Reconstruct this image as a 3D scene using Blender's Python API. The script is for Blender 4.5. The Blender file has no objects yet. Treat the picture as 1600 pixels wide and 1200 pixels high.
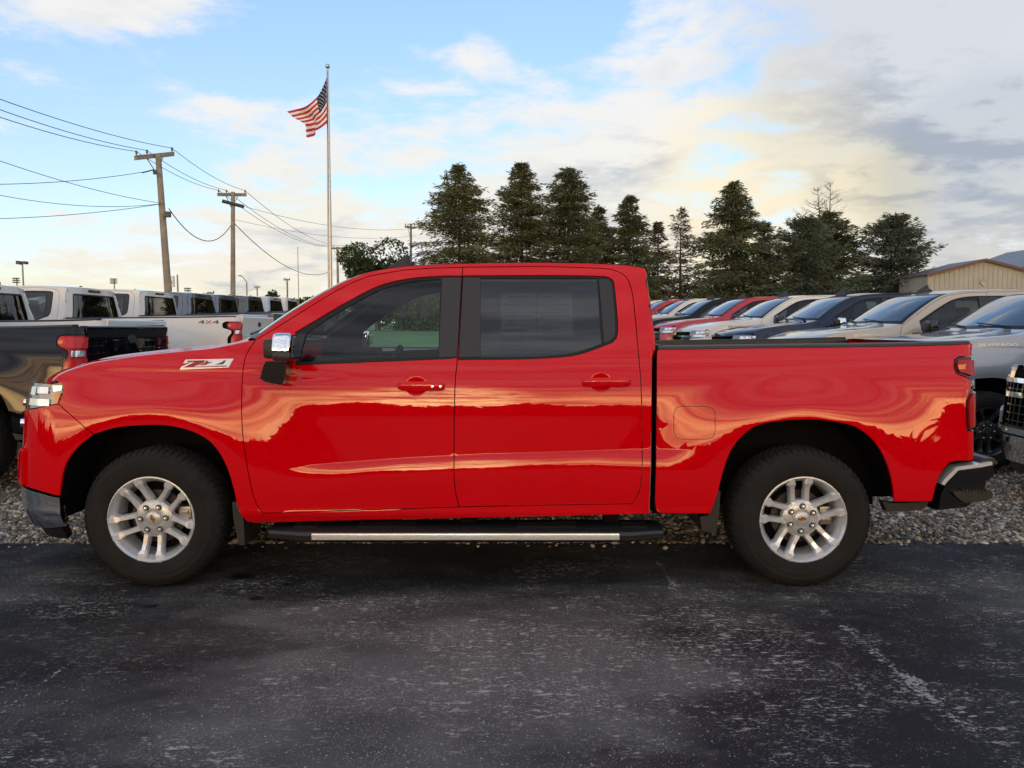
import bpy, bmesh, math, random
import numpy as np
from mathutils import Vector, Matrix
from mathutils.geometry import delaunay_2d_cdt

random.seed(7); np.random.seed(7)
SC = bpy.context.scene
COL = SC.collection
PI = math.pi
R = math.radians

# ------------------------------------------------------------------ camera
CAM_H = 1.5
PITCH = math.atan(88 / 1200)
cam = bpy.data.cameras.new('camera')
cam.sensor_width = 36.0
cam.lens = 27.0
cam.clip_end = 3000
cam.clip_start = 0.05
camo = bpy.data.objects.new('camera', cam)
COL.objects.link(camo)
camo.location = (0, 0, CAM_H)
camo.rotation_euler = (PI / 2 - PITCH, 0, 0)
SC.camera = camo

# ------------------------------------------------------------------ world
SUN_EL, SUN_AZ = R(6.5), R(186)      # low sun behind the photographer
wd = bpy.data.worlds.new('World')
SC.world = wd
wd.use_nodes = True
nt = wd.node_tree
N = nt.nodes
L = nt.links
bg = N['Background']
bg.inputs[1].default_value = 0.092


def wnode(t, **kw):
    n = N.new(t)
    for k, v in kw.items():
        setattr(n, k, v)
    return n


def wmath(op, a, b=None, c=None, clamp=False):
    n = N.new('ShaderNodeMath')
    n.operation = op
    n.use_clamp = clamp
    for i, v in enumerate((a, b, c)):
        if v is None:
            continue
        if isinstance(v, (int, float)):
            n.inputs[i].default_value = v
        else:
            L.new(v, n.inputs[i])
    return n.outputs[0]


def wmix(f, a, b, mode='MIX'):
    n = N.new('ShaderNodeMix')
    n.data_type = 'RGBA'
    n.blend_type = mode
    n.clamp_factor = True
    for sock, v in ((n.inputs[0], f), (n.inputs[6], a), (n.inputs[7], b)):
        if isinstance(v, (int, float)):
            sock.default_value = v
        elif isinstance(v, tuple):
            sock.default_value = (*v, 1)
        else:
            L.new(v, sock)
    return n.outputs[2]


def wsmooth(v, lo, hi, to0=0.0, to1=1.0):
    n = N.new('ShaderNodeMapRange')
    n.interpolation_type = 'SMOOTHSTEP'
    n.inputs[1].default_value = lo
    n.inputs[2].default_value = hi
    n.inputs[3].default_value = to0
    n.inputs[4].default_value = to1
    L.new(v, n.inputs[0])
    return n.outputs[0]


def build_world():
    sky = wnode('ShaderNodeTexSky', sky_type='NISHITA', sun_disc=False)
    sky.sun_elevation = SUN_EL
    sky.sun_rotation = SUN_AZ
    gm = wnode('ShaderNodeGamma')
    gm.inputs[1].default_value = 0.6
    L.new(sky.outputs[0], gm.inputs[0])
    hs = wnode('ShaderNodeHueSaturation')
    hs.inputs['Saturation'].default_value = 1.24
    hs.inputs['Value'].default_value = 4.0
    tint = wmix(1.0, gm.outputs[0], (0.90, 0.97, 1.20), 'MULTIPLY')
    L.new(tint, hs.inputs['Color'])
    mn_ = wnode('ShaderNodeVectorMath', operation='MINIMUM')
    L.new(hs.outputs[0], mn_.inputs[0])
    mn_.inputs[1].default_value = (8.3, 8.5, 9.8)
    tc = wnode('ShaderNodeTexCoord')
    nrm = wnode('ShaderNodeVectorMath', operation='NORMALIZE')
    L.new(tc.outputs['Generated'], nrm.inputs[0])
    D = nrm.outputs[0]
    sep = wnode('ShaderNodeSeparateXYZ')
    L.new(D, sep.inputs[0])
    dx, dy, dz = sep.outputs
    # cloud layer seen in perspective
    zz = wmath('ADD', wmath('MAXIMUM', dz, 0.0), 0.16)
    cx = wmath('DIVIDE', dx, zz)
    cy = wmath('DIVIDE', dy, zz)
    cmb = wnode('ShaderNodeCombineXYZ')
    L.new(cx, cmb.inputs[0])
    L.new(cy, cmb.inputs[1])
    L.new(wmath('MULTIPLY', dz, 3.0), cmb.inputs[2])

    def noise(scale, detail, rough, off=(0, 0, 0), dist=0.0):
        m = wnode('ShaderNodeMapping')
        m.inputs['Location'].default_value = off
        L.new(cmb.outputs[0], m.inputs[0])
        n = wnode('ShaderNodeTexNoise')
        n.inputs['Scale'].default_value = scale
        n.inputs['Detail'].default_value = detail
        n.inputs['Roughness'].default_value = rough
        n.inputs['Distortion'].default_value = dist
        L.new(m.outputs[0], n.inputs['Vector'])
        return n.outputs[0]
    big = noise(0.55, 2, 0.5, CLOUD_OFF)
    mid = noise(1.5, 8, 0.58, (7.3, 2.2, 0.4), 0.25)
    fine = noise(4.6, 9, 0.66, (1.3, 9.2, 1.4), 0.2)
    cov = wmath('ADD', wmath('MULTIPLY', big, 0.60), wmath('MULTIPLY', mid, 1.25))
    cov = wmath('ADD', cov, wmath('MULTIPLY', fine, 0.55))
    cov = wmath('ADD', cov, -0.33)
    # relief of the clouds: density compared with a sample a little higher up
    mid_up = noise(1.5, 8, 0.58, (7.3, 2.05, 0.43), 0.25)
    fine_up = noise(4.6, 9, 0.66, (1.3, 9.0, 1.45), 0.2)
    rel = wmath('ADD', wmath('SUBTRACT', mid, mid_up), wmath('MULTIPLY', wmath('SUBTRACT', fine, fine_up), 0.35))

    def spot(px, py, rad, amt, hard=0.0):
        # a bank of cloud (or a clear gap) in a given part of the sky
        vx, vy = (px - 800) / 1200, (600 - py) / 1200
        f = Vector((0, math.cos(PITCH), -math.sin(PITCH)))
        u = Vector((0, math.sin(PITCH), math.cos(PITCH)))
        d = (f + u * vy + Vector((vx, 0, 0))).normalized()
        dt = wnode('ShaderNodeVectorMath', operation='DOT_PRODUCT')
        L.new(D, dt.inputs[0])
        dt.inputs[1].default_value = d
        return wsmooth(dt.outputs['Value'], math.cos(rad), math.cos(rad * hard), 0.0, amt)
    for s in CLOUD_SPOTS:
        cov = wmath('ADD', cov, spot(*s))
    # more veil towards the horizon
    cov = wmath('ADD', cov, wsmooth(dz, 0.28, 0.0, 0.0, 0.10))
    # a thicker deck above the sunset
    dtb = wnode('ShaderNodeVectorMath', operation='DOT_PRODUCT')
    L.new(D, dtb.inputs[0])
    dtb.inputs[1].default_value = (-0.1, -0.99, 0.08)
    cov = wmath('ADD', cov, wsmooth(dtb.outputs['Value'], 0.1, 0.9, 0.0, 0.16))
    alpha = wsmooth(cov, 0.79, 1.04)
    thick = wsmooth(cov, 0.92, 1.22)
    # shading of the clouds
    shade_n = noise(1.1, 6, 0.6, (3.1, 5.2, 2.0), 0.4)
    sh = wmath('ADD', wmath('MULTIPLY', shade_n, 0.8), wmath('MULTIPLY', rel, -2.6))
    sh = wmath('MULTIPLY', thick, wsmooth(sh, 0.22, 0.74))
    lit = wmix(wsmooth(dz, 0.02, 0.30), (8.0, 7.45, 6.2), (7.9, 7.75, 7.5))
    dark = (4.7, 4.85, 5.2)
    front = wmix(wmath('MULTIPLY', sh, 0.9), lit, dark)
    warm = spot(1190, 285, 0.17, 1.0, 0.2)
    warm = wmath('ADD', warm, spot(1380, 300, 0.07, 0.8, 0.2))
    front = wmix(wmath('MULTIPLY', warm, 0.85), front, wmix(1.0, front, (1.10, 0.99, 0.76), 'MULTIPLY'))
    grey = wmath('ADD', spot(1560, 330, 0.17, 1.0, 0.3), spot(1420, 30, 0.24, 0.8, 0.3))
    front = wmix(wmath('MULTIPLY', grey, 0.85), front, wmix(1.0, front, (0.66, 0.71, 0.80), 'MULTIPLY'))
    # towards the sun the same clouds are lit orange from below
    dt = wnode('ShaderNodeVectorMath', operation='DOT_PRODUCT')
    L.new(D, dt.inputs[0])
    dt.inputs[1].default_value = (0.1 * -1, -0.99, 0.08)
    back = wsmooth(dt.outputs['Value'], 0.1, 0.97)
    bl = wmix(wsmooth(dz, 0.05, 0.22), (112.0, 68.0, 26.0), (6.5, 6.6, 7.4))
    bd = wmix(wsmooth(dz, 0.03, 0.22), (20.0, 11.0, 7.0), (1.2, 1.7, 3.0))
    stv = wnode('ShaderNodeCombineXYZ')
    L.new(dx, stv.inputs[0])
    L.new(wmath('MULTIPLY', dz, 11.0), stv.inputs[1])
    stn = wnode('ShaderNodeTexNoise')
    stn.inputs['Scale'].default_value = 2.2
    stn.inputs['Detail'].default_value = 6
    stn.inputs['Roughness'].default_value = 0.58
    stn.inputs['Distortion'].default_value = 0.3
    L.new(stv.outputs[0], stn.inputs['Vector'])
    backc = wmix(wsmooth(wmath('ADD', wmath('MULTIPLY', stn.outputs[0], 0.75), wmath('MULTIPLY', shade_n, 0.25)), 0.40, 0.60), bl, bd)
    dts = wnode('ShaderNodeVectorMath', operation='DOT_PRODUCT')
    L.new(D, dts.inputs[0])
    dts.inputs[1].default_value = Vector((-0.10, -1, 0.05)).normalized()
    glow = wmath('MULTIPLY', wsmooth(dts.outputs['Value'], math.cos(0.17), 1.0), wsmooth(fine, 0.62, 0.40))
    backc = wmix(glow, backc, (190.0, 140.0, 60.0))
    cc = wmix(back, front, backc)
    col = wmix(wmath('MULTIPLY', alpha, 0.93), mn_.outputs[0], cc)
    L.new(col, bg.inputs[0])


CLOUD_OFF = (2.0, 0.7, 0.0)
CLOUD_SPOTS = [
    # px, py, radius(rad), amount
    (60, 30, 0.34, -0.20, 0.1), (640, 20, 0.30, -0.24, 0.1), (1010, 200, 0.12, -0.10, 0.1),
    (1220, 170, 0.15, -0.18, 0.2), (1380, 10, 0.26, 0.20, 0.3), (1330, 300, 0.34, 0.14, 0.3),
    (985, 108, 0.07, 0.13, 0.1), (1080, 128, 0.06, 0.12, 0.1), (765, 78, 0.05, 0.12, 0.1), (300, 230, 0.26, 0.13, 0.2), (620, 190, 0.08, 0.12, 0.2),
    (820, 260, 0.22, 0.16, 0.2), (1560, 260, 0.20, 0.14, 0.3), (860, 90, 0.12, -0.14, 0.2), (450, 260, 0.2, 0.08, 0.2),
]
build_world()

sun = bpy.data.lights.new('sun', 'SUN')
sun.energy = 0.6
sun.angle = R(140)
sun.color = (1.0, 0.90, 0.76)
suno = bpy.data.objects.new('sun', sun)
COL.objects.link(suno)
_el, _az = R(16), R(186)
sd = Vector((math.sin(_az) * math.cos(_el), math.cos(_az) * math.cos(_el), math.sin(_el)))
suno.rotation_euler = sd.to_track_quat('Z', 'Y').to_euler()

vs = SC.view_settings
vs.view_transform = 'Standard'
vs.look = 'None'
vs.exposure = 0.36
vs.gamma = 1.0
vs.use_curve_mapping = False
SC.cycles.max_bounces = 8
SC.cycles.transparent_max_bounces = 24
SC.cycles.sample_clamp_indirect = 6.0

# ------------------------------------------------------------------ materials
MATS = {}


def nodes_of(m):
    m.use_nodes = True
    return m.node_tree.nodes, m.node_tree.links


def mat(name, base=(0.5, 0.5, 0.5), rough=0.5, metal=0.0, coat=0.0, coat_rough=0.03, spec=0.5, coat_ior=1.5):
    m = bpy.data.materials.new(name)
    n, l = nodes_of(m)
    b = n['Principled BSDF']
    b.inputs['Base Color'].default_value = (*base, 1)
    b.inputs['Roughness'].default_value = rough
    b.inputs['Metallic'].default_value = metal
    b.inputs['Coat Weight'].default_value = coat
    b.inputs['Coat Roughness'].default_value = coat_rough
    b.inputs['Coat IOR'].default_value = coat_ior
    b.inputs['Specular IOR Level'].default_value = spec
    MATS[name] = m
    return m


def mnode(m, t, **kw):
    x = m.node_tree.nodes.new(t)
    for k, v in kw.items():
        setattr(x, k, v)
    return x


def vary(m, scale=3.0, amt=0.25, detail=6, bump=0.0, bscale=40.0, rough_amt=0.0, coords='Object', island=0.0):
    """soft colour variation, roughness variation and fine relief on a principled material"""
    n, l = nodes_of(m)
    b = n['Principled BSDF']
    base = tuple(b.inputs['Base Color'].default_value)[:3]
    tc = mnode(m, 'ShaderNodeTexCoord')
    nz = mnode(m, 'ShaderNodeTexNoise')
    nz.inputs['Scale'].default_value = scale
    nz.inputs['Detail'].default_value = detail
    l.new(tc.outputs[coords], nz.inputs['Vector'])
    mr = mnode(m, 'ShaderNodeMapRange')
    mr.inputs[1].default_value = 0.3
    mr.inputs[2].default_value = 0.7
    mr.inputs[3].default_value = 1 - amt
    mr.inputs[4].default_value = 1 + amt
    l.new(nz.outputs[0], mr.inputs[0])
    val = mr.outputs[0]
    if island:
        g = mnode(m, 'ShaderNodeNewGeometry')
        m2 = mnode(m, 'ShaderNodeMapRange')
        m2.inputs[3].default_value = 1 - island
        m2.inputs[4].default_value = 1 + island
        l.new(g.outputs['Random Per Island'], m2.inputs[0])
        mm = mnode(m, 'ShaderNodeMath', operation='MULTIPLY')
        l.new(val, mm.inputs[0])
        l.new(m2.outputs[0], mm.inputs[1])
        val = mm.outputs[0]
    vm = mnode(m, 'ShaderNodeVectorMath', operation='SCALE')
    vm.inputs[0].default_value = base
    l.new(val, vm.inputs['Scale'])
    l.new(vm.outputs[0], b.inputs['Base Color'])
    if rough_amt:
        r0 = b.inputs['Roughness'].default_value
        m3 = mnode(m, 'ShaderNodeMapRange')
        m3.inputs[1].default_value = 0.3
        m3.inputs[2].default_value = 0.7
        m3.inputs[3].default_value = max(0, r0 - rough_amt)
        m3.inputs[4].default_value = min(1, r0 + rough_amt)
        l.new(nz.outputs[0], m3.inputs[0])
        l.new(m3.outputs[0], b.inputs['Roughness'])
    if bump:
        n2 = mnode(m, 'ShaderNodeTexNoise')
        n2.inputs['Scale'].default_value = bscale
        n2.inputs['Detail'].default_value = 4
        l.new(tc.outputs[coords], n2.inputs['Vector'])
        bp = mnode(m, 'ShaderNodeBump')
        bp.inputs['Strength'].default_value = bump
        bp.inputs['Distance'].default_value = 0.01
        l.new(n2.outputs[0], bp.inputs['Height'])
        l.new(bp.outputs[0], b.inputs['Normal'])
    return m


def glass_mat(name, tint, base=0.05, scale=0.9):
    m = bpy.data.materials.new(name)
    n, l = nodes_of(m)
    n.remove(n['Principled BSDF'])
    out = n['Material Output']
    tr = mnode(m, 'ShaderNodeBsdfTransparent')
    tr.inputs[0].default_value = (*tint, 1)
    gl = mnode(m, 'ShaderNodeBsdfGlossy')
    gl.inputs['Roughness'].default_value = 0.0
    gl.inputs[0].default_value = (0.95, 0.97, 1, 1)
    lw = mnode(m, 'ShaderNodeLayerWeight')
    pw = mnode(m, 'ShaderNodeMath', operation='POWER')
    l.new(lw.outputs['Facing'], pw.inputs[0])
    pw.inputs[1].default_value = 4.0
    ma = mnode(m, 'ShaderNodeMath', operation='MULTIPLY_ADD')
    l.new(pw.outputs[0], ma.inputs[0])
    ma.inputs[1].default_value = scale
    ma.inputs[2].default_value = base
    mx = mnode(m, 'ShaderNodeMixShader')
    l.new(ma.outputs[0], mx.inputs[0])
    l.new(tr.outputs[0], mx.inputs[1])
    l.new(gl.outputs[0], mx.inputs[2])
    l.new(mx.outputs[0], out.inputs[0])
    MATS[name] = m
    return m


def paint(name, c, metal=0.0, rough=0.42, ior=1.75):
    return mat(name, c, rough, metal, coat={'paint_red': 0.8, 'paint_black': 0.65}.get(name, 1.0), coat_rough=0.012, coat_ior=ior, spec=0.0 if metal == 0 else 0.3)


paint('paint_red', (0.56, 0.0, 0.004), ior=1.52)
paint('paint_white', (0.66, 0.66, 0.63), ior=1.5)
paint('paint_black', (0.003, 0.0035, 0.006), ior=1.55)
paint('paint_navy', (0.006, 0.014, 0.045), 0.0, ior=1.5)
paint('paint_sand', (0.42, 0.37, 0.29), 0.25)
paint('paint_silver', (0.30, 0.31, 0.32), 0.5, 0.35)
paint('paint_slate', (0.075, 0.10, 0.14), 0.3)
paint('paint_grey', (0.05, 0.055, 0.06), 0.3)
paint('paint_ice', (0.45, 0.50, 0.56), 0.2)
paint('paint_crimson', (0.42, 0.004, 0.015))
mat('chrome', (0.86, 0.87, 0.88), 0.05, 1.0)
vary(mat('black_plastic', (0.012, 0.012, 0.013), 0.42), 30, 0.15, bump=0.15, bscale=400)
mat('gloss_black', (0.006, 0.006, 0.006), 0.12, coat=0.5)
mat('pillar_black', (0.020, 0.019, 0.019), 0.3)
mat('trim_black', (0.005, 0.005, 0.005), 0.4, spec=0.3)
vary(mat('rubber', (0.015, 0.014, 0.013), 0.86, spec=0.25), 9, 0.22, bump=0.25, bscale=120)
vary(mat('alloy', (0.54, 0.56, 0.58), 0.30, 0.5), 60, 0.08)
mat('alloy_machined', (0.78, 0.80, 0.82), 0.2, 0.5)
mat('alloy_dark', (0.09, 0.09, 0.095), 0.3, 0.7)
mat('gold', (0.62, 0.44, 0.16), 0.25, 1.0)
mat('brake_dark', (0.05, 0.048, 0.046), 0.45, 0.6)
mat('steel', (0.32, 0.31, 0.30), 0.4, 0.9)
mat('well_black', (0.006, 0.006, 0.006), 0.9, spec=0.1)
mat('interior_dark', (0.012, 0.012, 0.013), 0.85, spec=0.2)
mat('interior_grey', (0.16, 0.16, 0.165), 0.8)
mat('paper', (0.62, 0.66, 0.60), 0.8)
mat('paper_ink', (0.12, 0.14, 0.16), 0.8)
mat('lens_red', (0.36, 0.004, 0.010), 0.3, coat=0.35, coat_ior=1.5, spec=0.2)
mat('lens_dark_red', (0.05, 0.002, 0.004), 0.2, coat=0.6, coat_ior=1.5, spec=0.2)
mat('lens_clear', (0.70, 0.72, 0.75), 0.08, 0.85, coat=1.0)
mat('lens_amber', (0.70, 0.20, 0.010), 0.2, coat=1.0)
mat('lamp_dark', (0.22, 0.23, 0.25), 0.2, 0.6, coat=1.0)
mat('lens_red_bright', (0.55, 0.012, 0.016), 0.25, coat=0.6, coat_ior=1.5, spec=0.2)
mat('badge_white', (0.78, 0.76, 0.76), 0.25, 0.3)
mat('badge_red', (0.30, 0.0, 0.006), 0.3)
mat('badge_dark', (0.02, 0.02, 0.022), 0.35)
glass_mat('glass_clear', (0.88, 0.96, 0.91), 0.04)
glass_mat('glass_privacy', (0.15, 0.17, 0.20), 0.075)
glass_mat('glass_windshield', (0.16, 0.22, 0.24), 0.13, 0.95)
glass_mat('glass_rear', (0.10, 0.11, 0.11), 0.08)


# ------------------------------------------------------------------ object helpers
def new_obj(name, me, parent=None, material=None, **props):
    o = bpy.data.objects.new(name, me)
    COL.objects.link(o)
    if parent is not None:
        o.parent = parent
    if material is not None and me is not None:
        for mm in (material if isinstance(material, (list, tuple)) else [material]):
            me.materials.append(MATS[mm] if isinstance(mm, str) else mm)
    for k, v in props.items():
        o[k] = v
    return o


def thing(name, loc, label, cat, group=None, rz=0.0):
    o = bpy.data.objects.new(name, None)
    o.empty_display_size = 0.2
    COL.objects.link(o)
    o.location = loc
    o.rotation_euler = (0, 0, rz)
    o['label'] = label
    o['category'] = cat
    if group:
        o['group'] = group
    return o


def mesh_np(name, verts, faces, smooth=False, normals=None, mats=None):
    me = bpy.data.meshes.new(name)
    me.from_pydata([tuple(map(float, v)) for v in verts], [], [tuple(int(i) for i in f) for f in faces])
    if mats is not None:
        me.polygons.foreach_set('material_index', np.array(mats, dtype=np.int32))
    if smooth or normals is not None:
        me.polygons.foreach_set('use_smooth', np.ones(len(me.polygons), dtype=bool))
    me.update()
    if normals is not None:
        me.normals_split_custom_set_from_vertices([tuple(map(float, v)) for v in normals])
    return me


class MB:
    """collects simple solids into one mesh"""

    def __init__(self):
        self.v, self.f, self.m = [], [], []

    def add(self, verts, faces, mi=0):
        o = len(self.v)
        self.v += [tuple(v) for v in verts]
        self.f += [tuple(i + o for i in f) for f in faces]
        self.m += [mi] * len(faces)

    def box(self, x0, x1, y0, y1, z0, z1, mi=0, ch=0.0):
        if ch <= 0:
            v = [(x, y, z) for x in (x0, x1) for y in (y0, y1) for z in (z0, z1)]
            f = [(0, 1, 3, 2), (4, 6, 7, 5), (0, 4, 5, 1), (2, 3, 7, 6), (0, 2, 6, 4), (1, 5, 7, 3)]
            self.add(v, f, mi)
        else:
            bm = bmesh.new()
            bmesh.ops.create_cube(bm, size=1)
            for v in bm.verts:
                v.co = Vector(((x0 + x1) / 2 + v.co.x * (x1 - x0), (y0 + y1) / 2 + v.co.y * (y1 - y0), (z0 + z1) / 2 + v.co.z * (z1 - z0)))
            bmesh.ops.bevel(bm, geom=list(bm.edges), offset=ch, segments=2, profile=0.6, affect='EDGES')
            bm.verts.ensure_lookup_table()
            bm.verts.index_update()
            self.add([tuple(v.co) for v in bm.verts], [[v.index for v in f.verts] for f in bm.faces], mi)
            bm.free()

    def tube(self, pts, rad, seg=8, mi=0, cap=True):
        pts = [Vector(p) for p in pts]
        rads = rad if isinstance(rad, (list, tuple)) else [rad] * len(pts)
        o = []
        for i, p in enumerate(pts):
            d = (pts[min(i + 1, len(pts) - 1)] - pts[max(i - 1, 0)]).normalized()
            up = Vector((0, 0, 1)) if abs(d.z) < 0.95 else Vector((0, 1, 0))
            a = d.cross(up).normalized()
            b = a.cross(d).normalized()
            for k in range(seg):
                t = 2 * PI * k / seg
                o.append(p + (a * math.cos(t) + b * math.sin(t)) * rads[i])
        f = []
        for i in range(len(pts) - 1):
            for k in range(seg):
                k2 = (k + 1) % seg
                f.append((i * seg + k, i * seg + k2, (i + 1) * seg + k2, (i + 1) * seg + k))
        if cap:
            f.append(tuple(reversed(range(seg))))
            f.append(tuple(range((len(pts) - 1) * seg, len(pts) * seg)))
        self.add(o, f, mi)

    def lathe(self, prof, seg=48, axis='y', mi=0, center=(0, 0, 0), close=False):
        """prof: list of (radius, along-axis)"""
        o, f = [], []
        n = len(prof)
        for k in range(seg):
            t = 2 * PI * k / seg
            for r, a in prof:
                if axis == 'y':
                    o.append((center[0] + r * math.cos(t), center[1] + a, center[2] + r * math.sin(t)))
                else:
                    o.append((center[0] + r * math.cos(t), center[1] + r * math.sin(t), center[2] + a))
        for k in range(seg):
            k2 = (k + 1) % seg
            for i in range(n - 1):
                f.append((k * n + i, k2 * n + i, k2 * n + i + 1, k * n + i + 1))
        self.add(o, f, mi)

    def prism(self, poly, y0, y1, mi=0):
        """polygon in x,z extruded along y"""
        n = len(poly)
        v = [(p[0], y0, p[1]) for p in poly] + [(p[0], y1, p[1]) for p in poly]
        f = [tuple(range(n)), tuple(reversed(range(n, 2 * n)))]
        for i in range(n):
            j = (i + 1) % n
            f.append((i, i + n, j + n, j))
        self.add(v, f, mi)

    def mesh(self, name, smooth=False, auto=None):
        me = mesh_np(name, self.v, self.f, smooth, mats=self.m)
        bm = bmesh.new()
        bm.from_mesh(me)
        bmesh.ops.recalc_face_normals(bm, faces=bm.faces)
        bm.to_mesh(me)
        bm.free()
        if auto is not None:
            me.polygons.foreach_set('use_smooth', np.ones(len(me.polygons), dtype=bool))
            me.set_sharp_from_angle(angle=auto)
        me.update()
        return me

    def build(self, name, material, parent=None, smooth=False, auto=None, **props):
        return new_obj(name, self.mesh(name, smooth, auto), parent, material, **props)


def smooth01(x):
    x = np.clip(x, 0, 1)
    return x * x * (3 - 2 * x)


# ------------------------------------------------------------------ ground shape
def ground_z(X, Y):
    y00 = np.clip(5 + 0.325 * np.asarray(X, float), 3.0, 7.0)
    d = np.maximum(0, np.asarray(Y, float) - y00)
    z = 0.028 * d
    z = np.where(d > 45, 0.028 * 45 + 0.006 * (d - 45), z)
    return z * smooth01((np.asarray(Y, float) - 5.3) / 1.6)


def px_ray(px, py):
    vx, vy = (px - 800) / 1200, (600 - py) / 1200
    f = Vector((0, math.cos(PITCH), -math.sin(PITCH)))
    u = Vector((0, math.sin(PITCH), math.cos(PITCH)))
    return f + u * vy + Vector((vx, 0, 0))


def at(px, py, Y):
    d = px_ray(px, py)
    return Vector((0, 0, CAM_H)) + d * (Y / d.y)


def at_ground(px, py):
    d = px_ray(px, py)
    return Vector((0, 0, CAM_H)) + d * (-CAM_H / d.z)

# ------------------------------------------------------------------ pickup truck
# truck space: front towards -x, camera side at -y, ground at z = 0, origin midway between the axles
TX, TY = -0.2, 5.35
XF0, XR0 = -2.40, 2.80
LF, LR = 1.15, 0.45
WB = 3.745 / 2


def _table(pts, w_ref, z_ref):
    zs = np.arange(0.15, 2.1, 0.002)
    tl = np.interp(zs, [p[0] for p in pts], [p[1] for p in pts])
    dw = -np.tan(np.radians(tl)) * 0.002
    w = np.cumsum(dw)
    w += w_ref - np.interp(z_ref, zs, w)
    return zs, w


LOW = [(0.15, -38), (0.36, -34), (0.425, -22), (0.44, -4), (0.445, 16), (0.455, 12), (0.475, 0.5), (0.56, 1.2), (0.70, 4.0),
       (0.84, 3.0), (0.95, 2.2), (1.04, 3.4), (1.09, 5.2), (1.15, 7.2), (1.22, 10.0)]
TAB_CAB = _table(LOW + [(1.295, 12.5), (1.315, 17), (1.36, 19), (1.78, 21.5), (1.86, 26), (1.95, 45), (2.1, 45)], 0.985, 0.5)
TAB_BED = _table(LOW + [(1.32, 12.5), (1.39, 17), (1.42, 30), (2.1, 30)], 0.985, 0.5)


def crease_z(x):
    return np.interp(x, [-1.20, -0.95, -0.45, 0.0, 0.98, 1.25], [0.675, 0.715, 0.752, 0.775, 0.805, 0.80])


def W(x, z):
    x = np.asarray(x, float)
    z = np.asarray(z, float)
    wc = np.interp(z, *TAB_CAB)
    wb = np.interp(z, *TAB_BED)
    k = smooth01((x + 1.62) / 0.25) * (x < 1.015)
    w = wb + (wc - wb) * k
    # ledge below the body-side crease
    d = crease_z(x) - z
    amp = 0.0115 * smooth01((x + 1.20) / 0.5) * (1 - smooth01((x - 1.05) / 0.22))
    led = np.where(d > 0, (1 - np.exp(-np.maximum(d, 0) / 0.05)) * (1 - smooth01((d - 0.06) / 0.32)), 0)
    w = w + amp * led
    # wheel-arch flares
    for wx, F in ((-WB, 0.021), (WB, 0.023)):
        r = np.hypot(x - wx, (z - 0.41) * 1.0)
        ang = smooth01((z - 0.25) / 0.35)
        side = np.abs(x - wx) / np.maximum(r, 1e-6)
        w = w + F * (1 - smooth01((r - 0.57) / (0.27 + 0.45 * side ** 3))) * (0.45 + 0.55 * ang)
    # shoulder undercut along the front fender
    g = np.exp(-((z - (1.235 - 0.02 * (x + 1.6))) / 0.022) ** 2) * smooth01((x + 2.45) / 0.5) * (1 - smooth01((x + 1.15) / 0.5))
    w = w - 0.0032 * g
    return w


NOSE = ([0.2, 0.33, 0.5, 0.62, 0.75, 0.92, 1.02, 1.12, 1.2, 1.3], [-0.06, -0.015, 0.02, 0.025, 0.018, 0.004, -0.005, -0.03, -0.075, -0.16])


def M(s, z):
    s = np.asarray(s, float)
    z = np.asarray(z, float)
    x = np.clip(s, XF0, XR0)
    w = W(x, z)
    ph = np.clip((XF0 - s) / LF, 0, 0.995) * PI / 2
    w = w * np.cos(ph) ** (2 / 3.2)
    x = x - 0.435 * np.sin(ph) ** (2 / 2.2) - np.interp(z, *NOSE) * np.sin(ph) ** 1.5
    pr = np.clip((s - XR0) / LR, 0, 0.995) * PI / 2
    w = w * np.cos(pr) ** (2 / 10)
    x = x + 0.13 * np.sin(pr)
    return x, w, z


def Mn(s, z, off=0.0):
    """positions (near side: y = -w) and outward normals"""
    e = 0.0015
    s = np.asarray(s, float)
    z = np.asarray(z, float)

    def P(a, b):
        x, w, zz = M(a, b)
        return np.stack([x, -w, zz], -1)
    p = P(s, z)
    ts = P(s + e, z) - P(s - e, z)
    tz = P(s, z + e) - P(s, z - e)
    n = np.cross(ts, tz)
    n /= np.maximum(np.linalg.norm(n, axis=-1, keepdims=True), 1e-9)
    return p + n * off, n


def proj_local(p):
    X, Y, Z = p[0] + TX, p[1] + TY, p[2]
    v = (X, Y, Z - CAM_H)
    zc = v[1] * math.cos(PITCH) - v[2] * math.sin(PITCH)
    up = v[1] * math.sin(PITCH) + v[2] * math.cos(PITCH)
    return np.array([800 + 1200 * v[0] / zc, 600 - 1200 * up / zc])


def inv(px, py, off=0.0):
    """surface coordinates (s, z) of a photo pixel on the near body side"""
    s, z = (px - 800) / 271.0 - TX, (920 - py) / 271.0
    tgt = np.array([px, py], float)
    for _ in range(25):
        f0 = proj_local(Mn(s, z, off)[0])
        r = tgt - f0
        if abs(r).max() < 0.02:
            break
        e = 2e-3
        fs = (proj_local(Mn(s + e, z, off)[0]) - f0) / e
        fz = (proj_local(Mn(s, z + e, off)[0]) - f0) / e
        J = np.stack([fs, fz], 1)
        try:
            d = np.linalg.solve(J, r)
        except np.linalg.LinAlgError:
            break
        d = np.clip(d, -0.15, 0.15)
        s += d[0]
        z += d[1]
    return (float(s), float(z))


def inv_w(px, py, w):
    """truck-space x, z of a pixel in the vertical plane at half width w"""
    p = at(px, py, TY - w)
    return p.x - TX, p.z


def IP(pts):
    return [inv(*p) for p in pts]


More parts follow.
